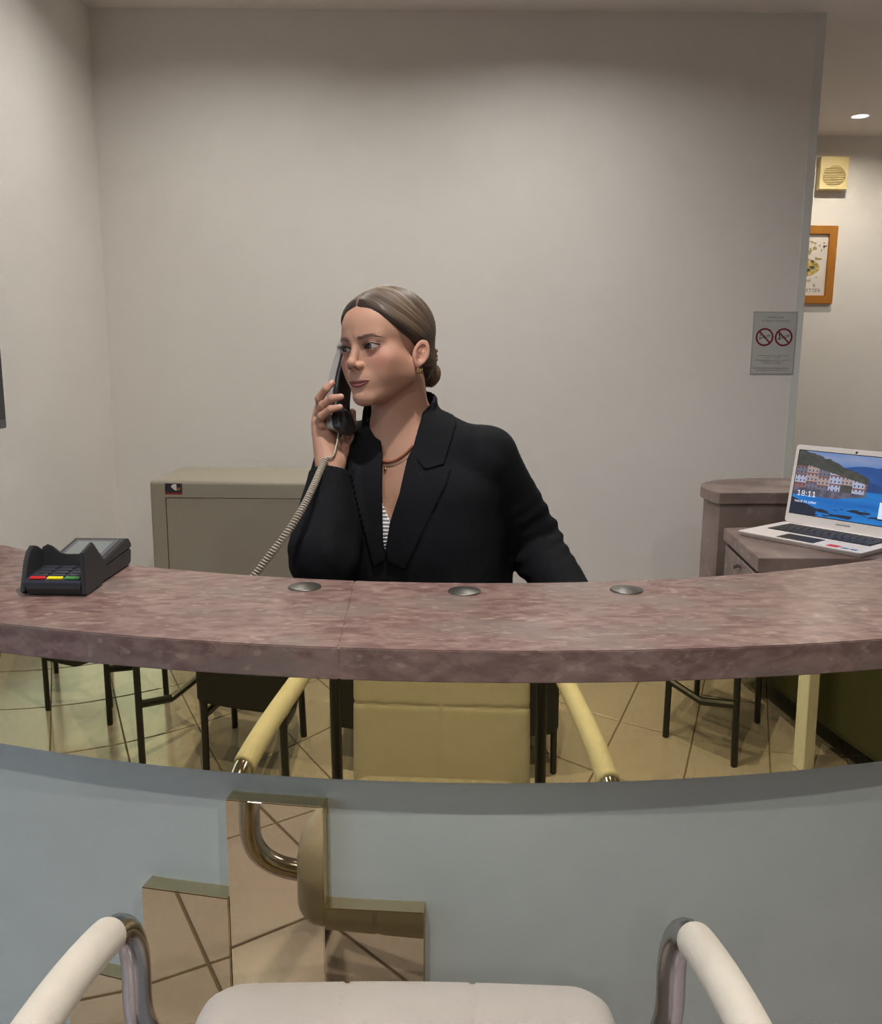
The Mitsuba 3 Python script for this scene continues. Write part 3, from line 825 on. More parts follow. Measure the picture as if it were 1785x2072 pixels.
def back_sdf(P):
    x = P[:, 0] + 0.024
    t = P[:, 2] - 0.50
    y = P[:, 1] - (0.425 - 0.10 * t - 0.10 * t * t) - 0.25 * x * x
    r = 0.022
    q = np.stack([np.abs(x) - 0.240 + r, np.abs(y) - 0.026 + r, np.abs(P[:, 2] - 0.625) - 0.225 + r], 1)
    d = np.linalg.norm(np.maximum(q, 0), axis=1) + np.minimum(q.max(1), 0) - r
    groove = np.minimum(np.abs(P[:, 2] - 0.585), np.minimum(np.abs(P[:, 2] - 0.72), np.abs(x)))
    return d + 0.004 * np.exp(-(groove / 0.004) ** 2)


add('seat', surface(seat_sdf, (-0.30, 0.40, 0.28), (0.23, 1.00, 0.58), 0.006), 'mat_cream_leather', ch, smooth=True)
add('backrest', surface(back_sdf, (-0.28, 0.30, 0.38), (0.235, 0.52, 0.87), 0.005), 'mat_cream_leather', ch, smooth=True)
for s, xp in ((-1, -0.366), (1, 0.287)):
    nm = 'armrest'
    loop = [[xp - s * 0.115, 0.385, 0.715], [xp - s * 0.03, 0.40, 0.700], [xp - s * 0.012, 0.47, 0.686], [xp - s * 0.004, 0.60, 0.674], [xp, 0.76, 0.657], [xp - s * 0.004, 0.858, 0.641], [xp - s * 0.008, 0.900, 0.625],
            [xp - s * 0.012, 0.920, 0.588], [xp - s * 0.012, 0.924, 0.54], [xp - s * 0.013, 0.922, 0.505], [xp - s * 0.024, 0.916, 0.475], [xp - s * 0.055, 0.905, 0.452], [xp - s * 0.13, 0.88, 0.440]]
    c = curve(loop, 90)
    k = add(nm, tube(c, 0.0165, 20), 'mat_chrome', ch, smooth=True, label='chrome arm loop')
    sel = c[(c[:, 2] > 0.60) & (c[:, 1] > 0.47) & (c[:, 1] < 0.872)]
    cl = curve(sel, 40)
    t0 = (cl[-1] - cl[-2]) / np.linalg.norm(cl[-1] - cl[-2])
    pts = np.vstack([cl[0] - (cl[1] - cl[0]) * 0.01, cl, cl[-1] + t0 * 0.004, cl[-1] + t0 * 0.0065])
    add('pad', tube(pts, np.r_[0.014, np.full(40, 0.0205), 0.0195, 0.0165], 24), 'mat_arm_leather', k, smooth=50, label='cream leather arm sleeve')
for s, xp in ((-1, -0.340), (1, 0.263)):
    lg = curve([[xp, 0.66, 0.0168], [xp, 0.55, 0.0168], [xp, 0.43, 0.0168], [xp, 0.37, 0.030], [xp, 0.345, 0.10], [xp, 0.352, 0.30], [xp - s * 0.005, 0.372, 0.56], [xp - s * 0.008, 0.376, 0.63]], 60)
    add('leg', tube(lg, 0.0165, 16), 'mat_black_lacquer', ch, smooth=True, label='black runner leg')
cross = curve([[-0.340, 0.352, 0.30], [-0.20, 0.39, 0.33], [-0.04, 0.42, 0.335], [0.12, 0.39, 0.33], [0.263, 0.352, 0.30]], 40)
add('crossbar', tube(cross, 0.014, 14), 'mat_black_lacquer', ch, smooth=True)

# ---------------------------------------------------------------- lobby furniture behind the camera, seen in the gold band
mat('black_lacquer', pr((0.012, 0.012, 0.013), 0.35))
mat('black_seat', pr((0.014, 0.014, 0.015), 0.6))


def black_chair(x, y, rz, label, h=0.45, thick=0.055):
    t = thing('side_chair', label, 'chair', 'black lobby chairs')
    R = frame_xf([x, y, 0], [math.cos(rz), math.sin(rz), 0], [-math.sin(rz), math.cos(rz), 0], [0, 0, 1])
    for sx_ in (-1, 1):
        for sy_ in (-1, 1):
            top = h + (0.42 if sy_ < 0 else 0.0)
            add('leg', moved(tube([[sx_ * 0.20, sy_ * 0.20, 0], [sx_ * 0.19, sy_ * 0.19, h], [sx_ * 0.19, sy_ * 0.19 - (0.06 if sy_ < 0 else 0), top + 0.001]], 0.018, 8), R), 'mat_black_lacquer', t, smooth=40)
        add('stretcher', moved(tube([[sx_ * 0.197, -0.197, 0.2], [sx_ * 0.195, 0, 0.17], [sx_ * 0.197, 0.197, 0.2]], 0.013, 8), R), 'mat_black_lacquer', t)
    add('seat', moved(box(-0.22, 0.22, -0.21, 0.22, h + 0.035 - thick, h + 0.035, 0.012), R), 'mat_black_seat', t)
    add('backrest', moved(box(-0.2, 0.2, -0.265, -0.225, h + 0.16, h + 0.44, 0.01), R), 'mat_black_seat', t)


black_chair(-1.60, -0.30, 0.35, 'black wooden chair mirrored at the left of the gold band')
black_chair(-0.98, -0.36, -0.15, 'low black chair mirrored left of the cream armchair', 0.38, 0.17)
bn_ = thing('lobby_bench', 'low black bench mirrored behind the cream armchair', 'bench')
add('seat', box(-0.60, 0.50, -0.80, -0.40, 0.13, 0.46, 0.02), 'mat_black_seat', bn_)
for bx in (-0.58, 0.41, 0.48):
    for by in (-0.77, -0.43):
        add('leg', tube([[bx, by, 0], [bx, by, 0.14]], 0.016, 8), 'mat_black_lacquer', bn_)
black_chair(1.42, -0.50, -0.6, 'black wooden chair mirrored at the right of the gold band', 0.37, 0.10)
black_chair(-2.25, -0.30, 0.8, 'black wooden chair mirrored at the far left of the gold band')
tb = thing('lobby_table', 'round black lobby table mirrored in the gold band', 'table')
tt = lathe([[0, 0.70], [0.40, 0.70], [0.41, 0.715], [0.40, 0.73], [0, 0.73]], 40); tt.apply_translation([-1.45, -1.45, 0])
add('top', tt, 'mat_black_lacquer', tb, smooth=35)
tp_ = lathe([[0, 0], [0.24, 0], [0.24, 0.02], [0.04, 0.05], [0.03, 0.70], [0, 0.70]], 30); tp_.apply_translation([-1.45, -1.45, 0])
add('pedestal', tp_, 'mat_black_lacquer', tb, smooth=35)
mat('dark_green', pr((0.035, 0.036, 0.010), 0.5))
so = thing('lobby_sofa', 'dark green lobby sofa mirrored at the right end of the gold band', 'sofa')
add('seat', box(1.80, 2.60, -0.75, 0.75, 0.10, 0.44, 0.03), 'mat_dark_green', so)
add('backrest', box(2.55, 2.80, -0.80, 0.80, 0.05, 0.86, 0.03), 'mat_dark_green', so)
for y in (-0.85, 0.65):
    add('armrest', box(1.80, 2.60, y, y + 0.2, 0.08, 0.62, 0.03), 'mat_dark_green', so)
add('pillar', box(1.64, 1.72, -0.08, 0.0, 0, CEIL, 0.004), 'mat_plaster', label='slim pale post in the lobby', kind='structure')
add('wall_green', box(XR - 0.03, XR, -3.0, 2.5, 0, 1.5), 'mat_green_wall', kind='structure')

# ---------------------------------------------------------------- the receptionist
HO, HY, HT = np.array([-0.1015, 1.680, 1.281]), math.radians(39), math.radians(5.5)
HF, HL, HZ = np.array([-math.sin(HY), -math.cos(HY), 0]), np.array([math.cos(HY), -math.sin(HY), 0]), np.array([0, 0, 1.0])
UP = np.array([0, 0, 1.0])
HL, HZ = HL * math.cos(HT) + UP * math.sin(HT), UP * math.cos(HT) - HL * math.sin(HT)     # the head leans a little to her right
HR = np.stack([HL, HF, HZ])          # rows: left, forward, up


def to_head(P):
    return ((P - HO) @ HR.T) * 1000.0


def from_head(q):
    return HO + (np.asarray(q, float) / 1000.0) @ HR


def skull(q):
    d = ell(q, (0, -9, 32), (71, 91, 73))
    d = smin(d, ell(q, (0, 40, 30), (58, 51, 52)), 18)
    return d


def eye_c(s):
    return np.array([s * 31.0, 72.5, -3.5])


def lip_shape(q):
    """0 to 1 across the upper lip (from the mouth line up), the same across the lower lip, and the mouth line itself."""
    a, c = q[:, 0], q[:, 2]
    zm = -66.2 + 4.0 * (a / 27) ** 2 + 0.5 * bell(a, 4)
    r = np.clip(1 - (a / 26.0) ** 2, 0, 1)
    hu = 7.0 * r ** 0.8 - 1.5 * bell(a, 3.2) + 0.001
    hl = 9.2 * np.clip(1 - (a / 25.0) ** 2, 0, 1) ** 0.75 + 0.001
    ul, ll = (c - zm) / hu, (zm - c) / hl
    ul = np.where((hu > 0.4) & (ul > 0) & (ul < 1), ul, 0)
    ll = np.where((hl > 0.4) & (ll > 0) & (ll < 1), ll, 0)
    return ul, ll, bell(c - zm, 1.1) * np.clip((26.5 - np.abs(a)) / 5, 0, 1)


def bell(x, s):
    return np.exp(-(x / s) ** 2)


def face_base(q):
    """Head without lids; millimetres, q in head axes."""
    ax = np.abs(q[:, 0])
    m = np.stack([ax, q[:, 1], q[:, 2]], 1)      # mirrored half
    d = skull(q)
    d = smin(d, ell(q, (0, 36, -32), (56, 50, 58)), 16)
    d = smin(d, ell(m, (41, 49, -26), (23, 24, 18)), 26)                       # cheekbones
    d = smin(d, cone(m, (46, 6, -57), (15, 70, -91), 15, 12), 20)            # jaw line
    d = smin(d, ell(q, (0, 40, -66), (45, 44, 36)), 16)
    d = smin(d, ell(m, (32, 53, -48), (21, 21, 21)), 16)
    d = smin(d, ell(m, (48, 18, -44), (19, 32, 26)), 16)                       # cheek fullness
    d = smin(d, ball(q, (0, 75, -93), 13.5), 16)                               # chin
    d = smin(d, ell(q, (0, 66, -60), (29, 23, 20)), 14)                        # around the mouth
    d = smin(d, cone(m, (8, 80, 14), (38, 68, 14), 9.0, 9), 14)                # brow
    d = smax(d, -ell(m, (32, 92, -5), (17, 13.0, 11.5)), 10)                   # eye sockets
    d = smax(d, -ell(m, (19, 97, -4), (8, 12, 11)), 9)
    # nose
    d = smin(d, cone(q, (0, 83, 6), (0, 98, -29), 6.8, 7.6), 8)
    d = smin(d, ball(q, (0, 99.5, -29.5), 8.0), 6)
    d = smin(d, ell(m, (10.8, 90, -35), (6.2, 9.0, 6.6)), 5)
    d = smin(d, cone(q, (0, 97.5, -35.5), (0, 88, -45), 3.6, 4.6), 3)
    d = smax(d, -ell(m, (7.0, 96.0, -39.0), (3.2, 4.6, 5.2)), 1.0)             # nostrils
    d = smax(d, -cone(q, (0, 95.5, -50), (0, 95.5, -55), 1.2, 1.5), 3)
    # lips: raised on the surface as it runs
    ul, ll, gr = lip_shape(q)
    on = np.clip((q[:, 1] - 55) / 10, 0, 1)
    d = d - on * (1.0 * np.sin(np.pi * ul) ** 2 + 1.7 * np.sin(np.pi * ll) ** 2) + on * 0.9 * gr
    d = smax(d, -ell(q, (0, 94, -79.5), (15, 5, 3.5)), 6)                       # hollow under the lip
    return d


def lens(x, z, hw, up, lo):
    """Almond opening in the (x, z) plane; negative inside."""
    ru, rl = (hw * hw + up * up) / (2 * up), (hw * hw + lo * lo) / (2 * lo)
    return np.maximum(np.hypot(x, z + ru - up) - ru, np.hypot(x, z - rl + lo) - rl)


def eye_open(q, s):
    x, z = (q[:, 0] - s * 31.5) * s, q[:, 2] + 3.7
    z = z - 0.10 * x                       # outer corner a little higher
    return lens(x, z, 15.0, 5.9, 3.9)


def ear(q, s):
    """Outer ear, in head millimetres."""
    o = np.array([s * 71.0, -3.0, -20.0])
    out = np.array([s * 0.90, 0.43, 0.05]); out /= np.linalg.norm(out)      # outwards
    bk = np.array([s * 0.42, -0.90, 0.0]); bk = bk - out * (bk @ out); bk /= np.linalg.norm(bk)
    up = np.cross(out, bk)
    up = up if up[2] > 0 else -up
    up, bk = up * 0.97 + bk * 0.24, bk * 0.97 - up * 0.24
    R = np.stack([out, bk, up])
    e = (q - o) @ R.T / 0.80
    w, b, u = e[:, 0], e[:, 1], e[:, 2]
    # outline: fuller above, narrow lobe below
    hw = 17.5 - 6.5 * np.clip((-u - 4) / 26, 0, 1) ** 1.2
    r2 = np.hypot((b - 2.0 - 0.10 * u) / hw, u / 30.5)
    plate = np.maximum((r2 - 1) * 12.0, np.abs(w - 5 - 3.0 * np.clip(b, -20, 20) / 20) - 3.0)
    d = plate
    rim = np.hypot((r2 - 0.86) * 13.5, w - 9.0 - 3.0 * np.clip(b, -20, 20) / 20) - 3.0
    rim = np.where(u < -21, rim + (-(u + 21)) * 0.25, rim)
    d = smin(d, rim, 3.0)
    d = smax(d, -ell(e, (9.5, -1.0, -6), (5.2, 6.8, 10.5)), 2.0)      # concha
    d = smax(d, -ell(e, (10.0, 5.0, 13), (3.6, 4.6, 9)), 2.0)       # hollow under the rim
    d = smin(d, ell(e, (6.5, -10.5, -7), (4.0, 4.0, 6.5)), 3.0)     # tragus
    d = smin(d, ell(e, (5.0, 0.0, -23), (4.0, 8.0, 7.5)), 4.0)      # lobe
    return d * 0.8


def head(q):
    d = face_base(q)
    d = smin(d, ear(q, 1), 5)
    d = smin(d, ear(q, -1), 5)
    for s in (-1, 1):
        c = eye_c(s)
        lid = ball(q, c, 13.9)
        lid = np.maximum(lid, -(q[:, 1] - 70.0))
        d = smin(d, lid, 3.5)
        op = eye_open(q, s)
        d = smax(d, -np.maximum(np.maximum(op, -(q[:, 1] - 72.0)), ball(q, c, 19.0)), 0.9)
        # crease of the upper lid
        x, z = (q[:, 0] - s * 31.5) * s, q[:, 2] + 2.5
        cr = np.abs(z - (8.3 - 0.020 * x * x + 0.06 * x))
        d = np.where((np.abs(x) < 17) & (q[:, 1] > 70), d + 0.9 * np.exp(-(cr / 1.0) ** 2) * np.clip((17 - np.abs(x)) / 5, 0, 1), d)
    return d


def pix(px, py, Y):
    """A point of the room at distance Y for a place measured in the photograph."""
    u, v = (px - 892.5) / 1785.0, (py - 1036.0) / 1785.0
    c, s = math.cos(ROLL), math.sin(ROLL)
    a, b = c * u + s * v, -s * u + c * v
    d = np.array([a, _c - b * _s, -_s - b * _c])
    return np.array([0, 0, EYE]) + d * (Y / d[1])


# torso frame
TY = math.radians(18)
TF, TL = np.array([-math.sin(TY), -math.cos(TY), 0]), np.array([math.cos(TY), -math.sin(TY), 0])
TR = np.stack([TL, TF, HZ])
CH = np.array([-0.060, 1.725, 0.965])
NB = np.array([-0.078, 1.725, 1.095])                     # neck base
SL, SR = np.array([0.083, 1.655, 1.070]), np.array([-0.190, 1.765, 1.065])
EL, ER = np.array([0.180, 1.735, 0.900]), np.array([-0.214, 1.565, 0.905])
WL, WR = np.array([0.268, 1.530, 0.788]), pix(670, 942, 1.655)

# right hand on the handset: joints, root to tip, with radii
FINGERS = {
    'index': ([pix(649, 828, 1.700), pix(646, 806, 1.668), pix(660, 787, 1.655), pix(672, 775, 1.658)], [8.6, 7.8, 7.0, 6.0]),
    'middle': ([pix(645, 842, 1.690), pix(653, 820, 1.655), pix(672, 806, 1.640), pix(690, 803, 1.646)], [8.8, 8.0, 7.1, 6.0]),
    'ring': ([pix(644, 858, 1.682), pix(651, 842, 1.648), pix(669, 828, 1.635), pix(688, 824, 1.642)], [8.6, 7.8, 7.0, 5.9]),
    'little': ([pix(647, 876, 1.678), pix(651, 861, 1.660), pix(660, 865, 1.668), pix(666, 876, 1.676)], [7.8, 6.8, 6.0, 5.2]),
}
THUMB = ([pix(690, 915, 1.690), pix(704, 885, 1.705), pix(711, 858, 1.712), pix(713, 834, 1.712)], [12.0, 10.5, 9.0, 7.2])


def hand(P):
    d = None
    palm_root = [WR + np.array([0.000, 0.004, 0.006]), WR + np.array([-0.004, 0.000, 0.006]), WR + np.array([-0.008, -0.002, 0.006]), WR + np.array([-0.012, -0.004, 0.006])]
    for (nm, (j, r)), pr_ in zip(FINGERS.items(), palm_root):
        k = cone(P, pr_, j[0], 0.016, r[0] / 1000 + 0.0028)
        d = k if d is None else smin(d, k, 0.012)
    th = cone(P, WR + np.array([0.010, 0.008, 0.004]), THUMB[0][0], 0.017, 0.0145)
    d = smin(d, th, 0.012)
    d = smin(d, cone(P, THUMB[0][0], FINGERS['index'][0][0], 0.011, 0.009), 0.012)   # web behind the handset
    for a, b, ra, rb in zip(THUMB[0][:-1], THUMB[0][1:], THUMB[1][:-1], THUMB[1][1:]):
        d = smin(d, cone(P, a, b, ra / 1000, rb / 1000), 0.005)
    for nm, (j, r) in FINGERS.items():
        f = None
        for a, b, ra, rb in zip(j[:-1], j[1:], r[:-1], r[1:]):
            k = cone(P, a, b, ra / 1000, rb / 1000)
            f = k if f is None else smin(f, k, 0.003)
        d = smin(d, f, 0.0032)
    return d


def left_hand(P):
    d = None
    fw = np.array([0.35, -0.90, -0.12]); fw /= np.linalg.norm(fw)
    sd_ = np.array([0.90, 0.38, 0.0]); sd_ /= np.linalg.norm(sd_)
    for i, L in enumerate((0.066, 0.074, 0.069, 0.054)):
        o = WL + fw * 0.085 + sd_ * (0.030 - 0.020 * i)
        k = cone(P, WL + sd_ * (0.012 - 0.008 * i), o, 0.015, 0.011)
        tip = o + fw * L * 0.55 + np.array([0, 0, 0.004])
        k = smin(k, cone(P, o, tip, 0.0092, 0.0082), 0.005)
        k = smin(k, cone(P, tip, tip + fw * L * 0.45 - np.array([0, 0, 0.014]), 0.0082, 0.0066), 0.003)
        d = k if d is None else smin(d, k, 0.004)
    t0 = WL + sd_ * -0.022 + fw * 0.03
    d = smin(d, cone(P, WL, t0, 0.016, 0.013), 0.01)
    return smin(d, cone(P, t0, t0 + fw * 0.045 - sd_ * 0.022, 0.011, 0.008), 0.006)


def torso(P, grow=0.0):
    q = (P - CH) @ TR.T
    d = ell(q, (0, -0.005, 0.0), (0.150 + grow, 0.100 + grow, 0.19 + grow))
    d = smin(d, ell(q, (0, -0.01, -0.25), (0.135 + grow, 0.095 + grow, 0.22)), 0.06)
    for s in (-1, 1):
        d = smin(d, ell(q, (s * 0.066, 0.062, -0.045), (0.062 + grow, 0.052 + grow, 0.062 + grow)), 0.035)
    return d


def body(P):
    q = to_head(P)
    hd = np.full(len(P), 0.2)
    near = np.linalg.norm(P - HO, axis=1) < 0.26
    if near.any():
        hd[near] = head(q[near]) / 1000.0
    hd[~near] = np.linalg.norm(P[~near] - HO, axis=1) - 0.12
    nk = cone(P, from_head((0, -22, -58)), NB, 0.0505, 0.058)
    nk = smin(nk, cone(P, from_head((0, 2, -80)), NB + TF * 0.028 + np.array([0, 0, -0.01]), 0.032, 0.036), 0.02)
    d = smin(hd, nk, 0.011)
    t = torso(P)
    for S_ in (SL, SR):
        t = smin(t, cone(P, NB + np.array([0, 0.01, -0.015]), S_, 0.040, 0.046), 0.04)
    # collar bones and the notch between them
    pit = NB + TF * 0.052 + np.array([0, 0, -0.030])
    for S_ in (SL, SR):
        t = smin(t, cone(P, pit + (S_ - pit) * 0.10, S_ + np.array([0, 0, 0.01]) + TF * 0.03, 0.010, 0.009), 0.014)
    d = smin(d, t, 0.040)
    for S_, E_, W_2 in ((SL, EL, WL), (SR, ER, WR)):
        a = cone(P, S_, E_, 0.045, 0.037)
        a = smin(a, cone(P, E_, E_ * 0.6 + W_2 * 0.4, 0.036, 0.035), 0.02)
        a = smin(a, cone(P, E_ * 0.6 + W_2 * 0.4, W_2, 0.035, 0.0235), 0.02)
        d = smin(d, a, 0.025)
    for f, W_2 in ((hand, WR), (left_hand, WL)):
        near = np.linalg.norm(P - W_2, axis=1) < 0.22
        h = np.linalg.norm(P - W_2, axis=1) - 0.10
        if near.any():
            h[near] = f(P[near])
        d = smin(d, h, 0.010)
    return d


def hair_edge(q):
    """Positive where hair grows (behind the hairline), head millimetres."""
    ax, b, c = np.abs(q[:, 0]), q[:, 1], q[:, 2]
    h = np.interp(c, [-90, -66, -45, -22, -4, 8, 20, 34, 48, 60, 72, 110], [-62, -52, -36, -24, -6, 12, 33, 50, 64, 73, 76, 90])
    return h - b + 2.0 * np.sin(ax * 0.12)


def hair_flow(q):
    """Angle of the strand that runs from the parting or hairline to the bun."""
    return np.arctan2(q[:, 2] + 40.0, q[:, 1] + 112.0) + 0.0016 * np.abs(q[:, 0])


def hair_tone(q):
    k = np.sign(q[:, 0]) * 3.0
    f = hair_flow(q)
    s = np.stack([f * 46 + k, np.abs(q[:, 0]) * 0.02 + k, np.hypot(q[:, 1] + 112, q[:, 2] + 40) * 0.006], 1)
    return meshkit.fbm(s, 3, 5)


def hair(P):
    q = to_head(P)
    d = skull(q)
    d = smin(d, ell(q, (0, -50, -25), (54, 42, 48)), 18)             # nape
    t = hair_tone(q)
    e = hair_edge(q)
    puff = 6.4 * np.clip(e / 9.0, 0, 1) ** 0.5 + 1.8 * (t - 0.5)
    part = np.exp(-(q[:, 0] / 2.0) ** 2) * np.clip((q[:, 1] - 5) / 30, 0, 1)
    d = d - puff + 2.4 * part
    d = smax(d, -e, 1.2)
    d = np.maximum(d, -(skull(q) + 9))
    for s in (-1, 1):                                                # keep clear of the ears
        d = smax(d, -(ear(q, s) - 1.0), 2.0)
    return d / 1000.0 * 0.9


def bun(P):
    q = to_head(P)
    c = np.array([0.0, -106.0, -50.0])
    e = q - c
    r = ell(q, c, (29, 24, 29))
    ang = np.arctan2(e[:, 2], e[:, 0])
    tw = np.sin(ang * 3 + np.linalg.norm(e[:, [0, 2]], axis=1) * 0.32 + 0.6)
    st = meshkit.noise(np.stack([ang * 5 + np.linalg.norm(e, axis=1) * 0.2, np.linalg.norm(e[:, [0, 2]], axis=1) * 0.55, e[:, 1] * 0.05], 1), 3)
    r = r - 1.8 * tw - 2.2 * (st - 0.5)
    r = smin(r, ell(q, (0, -86, -42), (16, 16, 16)), 8)
    return r / 1000.0 * 0.8


# ---- skin: one surface, finer on the face and the hand
bm = surface(body, (-0.30, 1.34, 0.60), (0.36, 1.86, 1.40), 0.0026)


def finer(mesh, pick, f, e):
    """Splits the picked triangles in four (their neighbours accordingly) and pulls the new points onto f."""
    V, F = mesh.vertices, mesh.faces
    V2, F2 = trimesh.remesh.subdivide(V, F, face_index=np.nonzero(pick[F].any(1))[0])
    V2[len(V):] = newton(f, V2[len(V):], 2, e=e, most=0.001)
    return trimesh.Trimesh(V2, F2, process=False)


qv = to_head(bm.vertices)
on_face = (qv[:, 1] > 10) & (qv[:, 2] < 75) & (qv[:, 2] > -104) & (np.abs(qv[:, 0]) < 80)
bm = finer(bm, on_face | (np.linalg.norm(qv - [74, -6, -20], axis=1) < 45), body, 2.5e-4)
qv = to_head(bm.vertices)
feat = (qv[:, 1] > 62) & (qv[:, 2] < 20) & (qv[:, 2] > -82) & (np.abs(qv[:, 0]) < 56)
bm = finer(bm, feat, body, 1.5e-4)
hd_ = (np.linalg.norm(bm.vertices - pix(672, 850, 1.67), axis=1) < 0.085)
bm = finer(bm, hd_, body, 2.5e-4)
bm.merge_vertices(digits_vertex=7)


def skin_colour(P):
    q = to_head(P)
    ax = np.abs(q[:, 0])
    n = meshkit.fbm(P * 60, 3, 2)[:, None]
    col = np.array([0.405, 0.228, 0.160]) * (0.94 + 0.12 * n)
    fr = (q[:, 1] > 30) & (q[:, 2] > -115) & (q[:, 2] < 80)
    blush = bell(np.hypot(ax - 46, (q[:, 2] + 30) * 1.1), 19) * (q[:, 1] > 25) * 0.75
    col = col * (1 - blush[:, None]) + np.array([0.385, 0.160, 0.120]) * blush[:, None]
    nose = bell(np.linalg.norm(q - [0, 108, -37], axis=1), 14) * 0.30
    col = col * (1 - nose[:, None]) + np.array([0.415, 0.195, 0.145]) * nose[:, None]
    # make-up round the eyes
    for s in (-1, 1):
        x, z = (q[:, 0] - s * 31.5) * s, q[:, 2] + 2.5
        sh = bell(np.hypot((x - 2) / 17.0, (z - 3.0) / 8.5), 1.0) * (q[:, 1] > 60) * 0.62
        col = col * (1 - sh[:, None]) + np.array([0.235, 0.120, 0.10]) * sh[:, None]
        op = eye_open(q, s)
        ln = np.clip(1.5 - np.abs(op - 0.9) / 1.2, 0, 1) * (q[:, 1] > 70) * np.where(z > -1.2 + 0.1 * x, 0.92, 0.45)
        col = col * (1 - ln[:, None]) + np.array([0.03, 0.017, 0.014]) * ln[:, None]
    # brows, powdered in
    bt = np.clip((ax - 11) / 39, 0, 1)
    bc_ = np.interp(bt, [0, 0.35, 0.68, 1], [11.4, 14.8, 16.2, 11.8])
    bw = np.interp(bt, [0, 0.12, 0.35, 0.75, 1], [2.4, 3.0, 3.1, 2.3, 0.8])
    br = np.clip(1.3 - np.abs(q[:, 2] - bc_) / bw, 0, 1) * np.clip((ax - 8.5) / 8, 0, 1) * np.clip((52 - ax) / 4, 0, 1) * (q[:, 1] > 40) * 0.8
    col = col * (1 - br[:, None]) + np.array([0.12, 0.062, 0.052]) * br[:, None]
    # lips
    m = np.stack([ax, q[:, 1], q[:, 2]], 1)
    ul, ll, gr = lip_shape(q)
    lp = np.maximum(np.clip(np.minimum(ul, 1 - ul) * 4 + gr, 0, 1) * (ul > 0), np.clip((1 - ll) * 3, 0, 1) * (ll > 0))
    lp = np.maximum(lp, gr * 0.8) * (q[:, 1] > 60)
    col = col * (1 - lp[:, None]) + np.array([0.200, 0.075, 0.070]) * lp[:, None]
    # ears and knuckles a little redder, nails paler
    er = bell(np.minimum(np.linalg.norm(q - [76, -12, -16], axis=1), np.linalg.norm(q + [76, 12, 16], axis=1)), 34) * 0.45
    col = col * (1 - er[:, None]) + np.array([0.42, 0.195, 0.150]) * er[:, None]
    for nm, (j, r) in FINGERS.items():
        ax_ = (j[3] - j[2]) / np.linalg.norm(j[3] - j[2])
        dors = np.array([0.0, -0.75, 0.66]) - ax_ * (np.array([0.0, -0.75, 0.66]) @ ax_)
        dors /= np.linalg.norm(dors)
        c0 = j[3] + dors * r[3] / 1000 + ax_ * 0.001
        e = P - c0
        sd_ = np.cross(ax_, dors)
        nl = np.clip(1.6 - np.sqrt(((e @ ax_) / 0.0058) ** 2 + ((e @ sd_) / 0.0044) ** 2 + ((e @ dors) / 0.004) ** 2) * 1.6, 0, 1) * 0.85
        col = col * (1 - nl[:, None]) + np.array([0.60, 0.385, 0.33]) * nl[:, None]
        for k in (1, 2):
            kn_ = bell(np.linalg.norm(P - j[k] - dors * r[k] / 1000, axis=1), 0.0065) * 0.35
            col = col * (1 - kn_[:, None]) + np.array([0.42, 0.195, 0.145]) * kn_[:, None]
    return np.clip(col, 0.005, 1)


scene['mat_skin'] = {'type': 'twosided', 'b': {'type': 'principled', 'base_color': {'type': 'mesh_attribute', 'name': 'vertex_color'}, 'roughness': 0.55, 'specular': 0.28}}
scene['mat_hair'] = {'type': 'twosided', 'b': {'type': 'principled', 'base_color': {'type': 'mesh_attribute', 'name': 'vertex_color'}, 'roughness': 0.48, 'specular': 0.4, 'anisotropic': 0.4}}
who = thing('person', 'receptionist with slicked-back brown hair in an oversized black blazer, phone at ear', 'person')
add('body', bm, 'mat_skin', who, smooth=True, color=skin_colour(bm.vertices))

# ---- eyes, lashes, brows
GAZE = HF * math.cos(0.13) - HL * math.sin(0.13) + np.array([0, 0, 0.01])
GAZE /= np.linalg.norm(GAZE)
for s in (-1, 1):
    e = trimesh.creation.icosphere(4, 0.0124)
    n = e.vertices / 0.0124
    a = np.degrees(np.arccos(np.clip(n @ GAZE, -1, 1)))
    ec = np.tile(np.array([0.36, 0.32, 0.30]), (len(n), 1))
    ec[a < 33] = (0.032, 0.018, 0.011)
    ec[(a >= 28) & (a < 33.5)] = (0.03, 0.022, 0.018)
    ec[a < 14] = (0.004, 0.004, 0.004)
    e.apply_translation(from_head(eye_c(s)))
    scene.setdefault('mat_eye', {'type': 'twosided', 'b': {'type': 'principled', 'base_color': {'type': 'mesh_attribute', 'name': 'vertex_color'}, 'roughness': 0.12, 'specular': 0.5}})
    add('eye', e, 'mat_eye', who, smooth=True, color=ec, label='brown eye')


def face_front(a, c, lift=0.0):
    """The skin's foremost point at (left, up), head millimetres."""
    a, c = np.atleast_1d(np.asarray(a, float)), np.atleast_1d(np.asarray(c, float))
    b = np.full(len(a), 125.0)
    for _ in range(40):
        d = head(np.stack([a, b, c], 1))
        b = b - np.clip(d * 0.6, -3, 8)
    return np.stack([a, b + lift, c], 1)


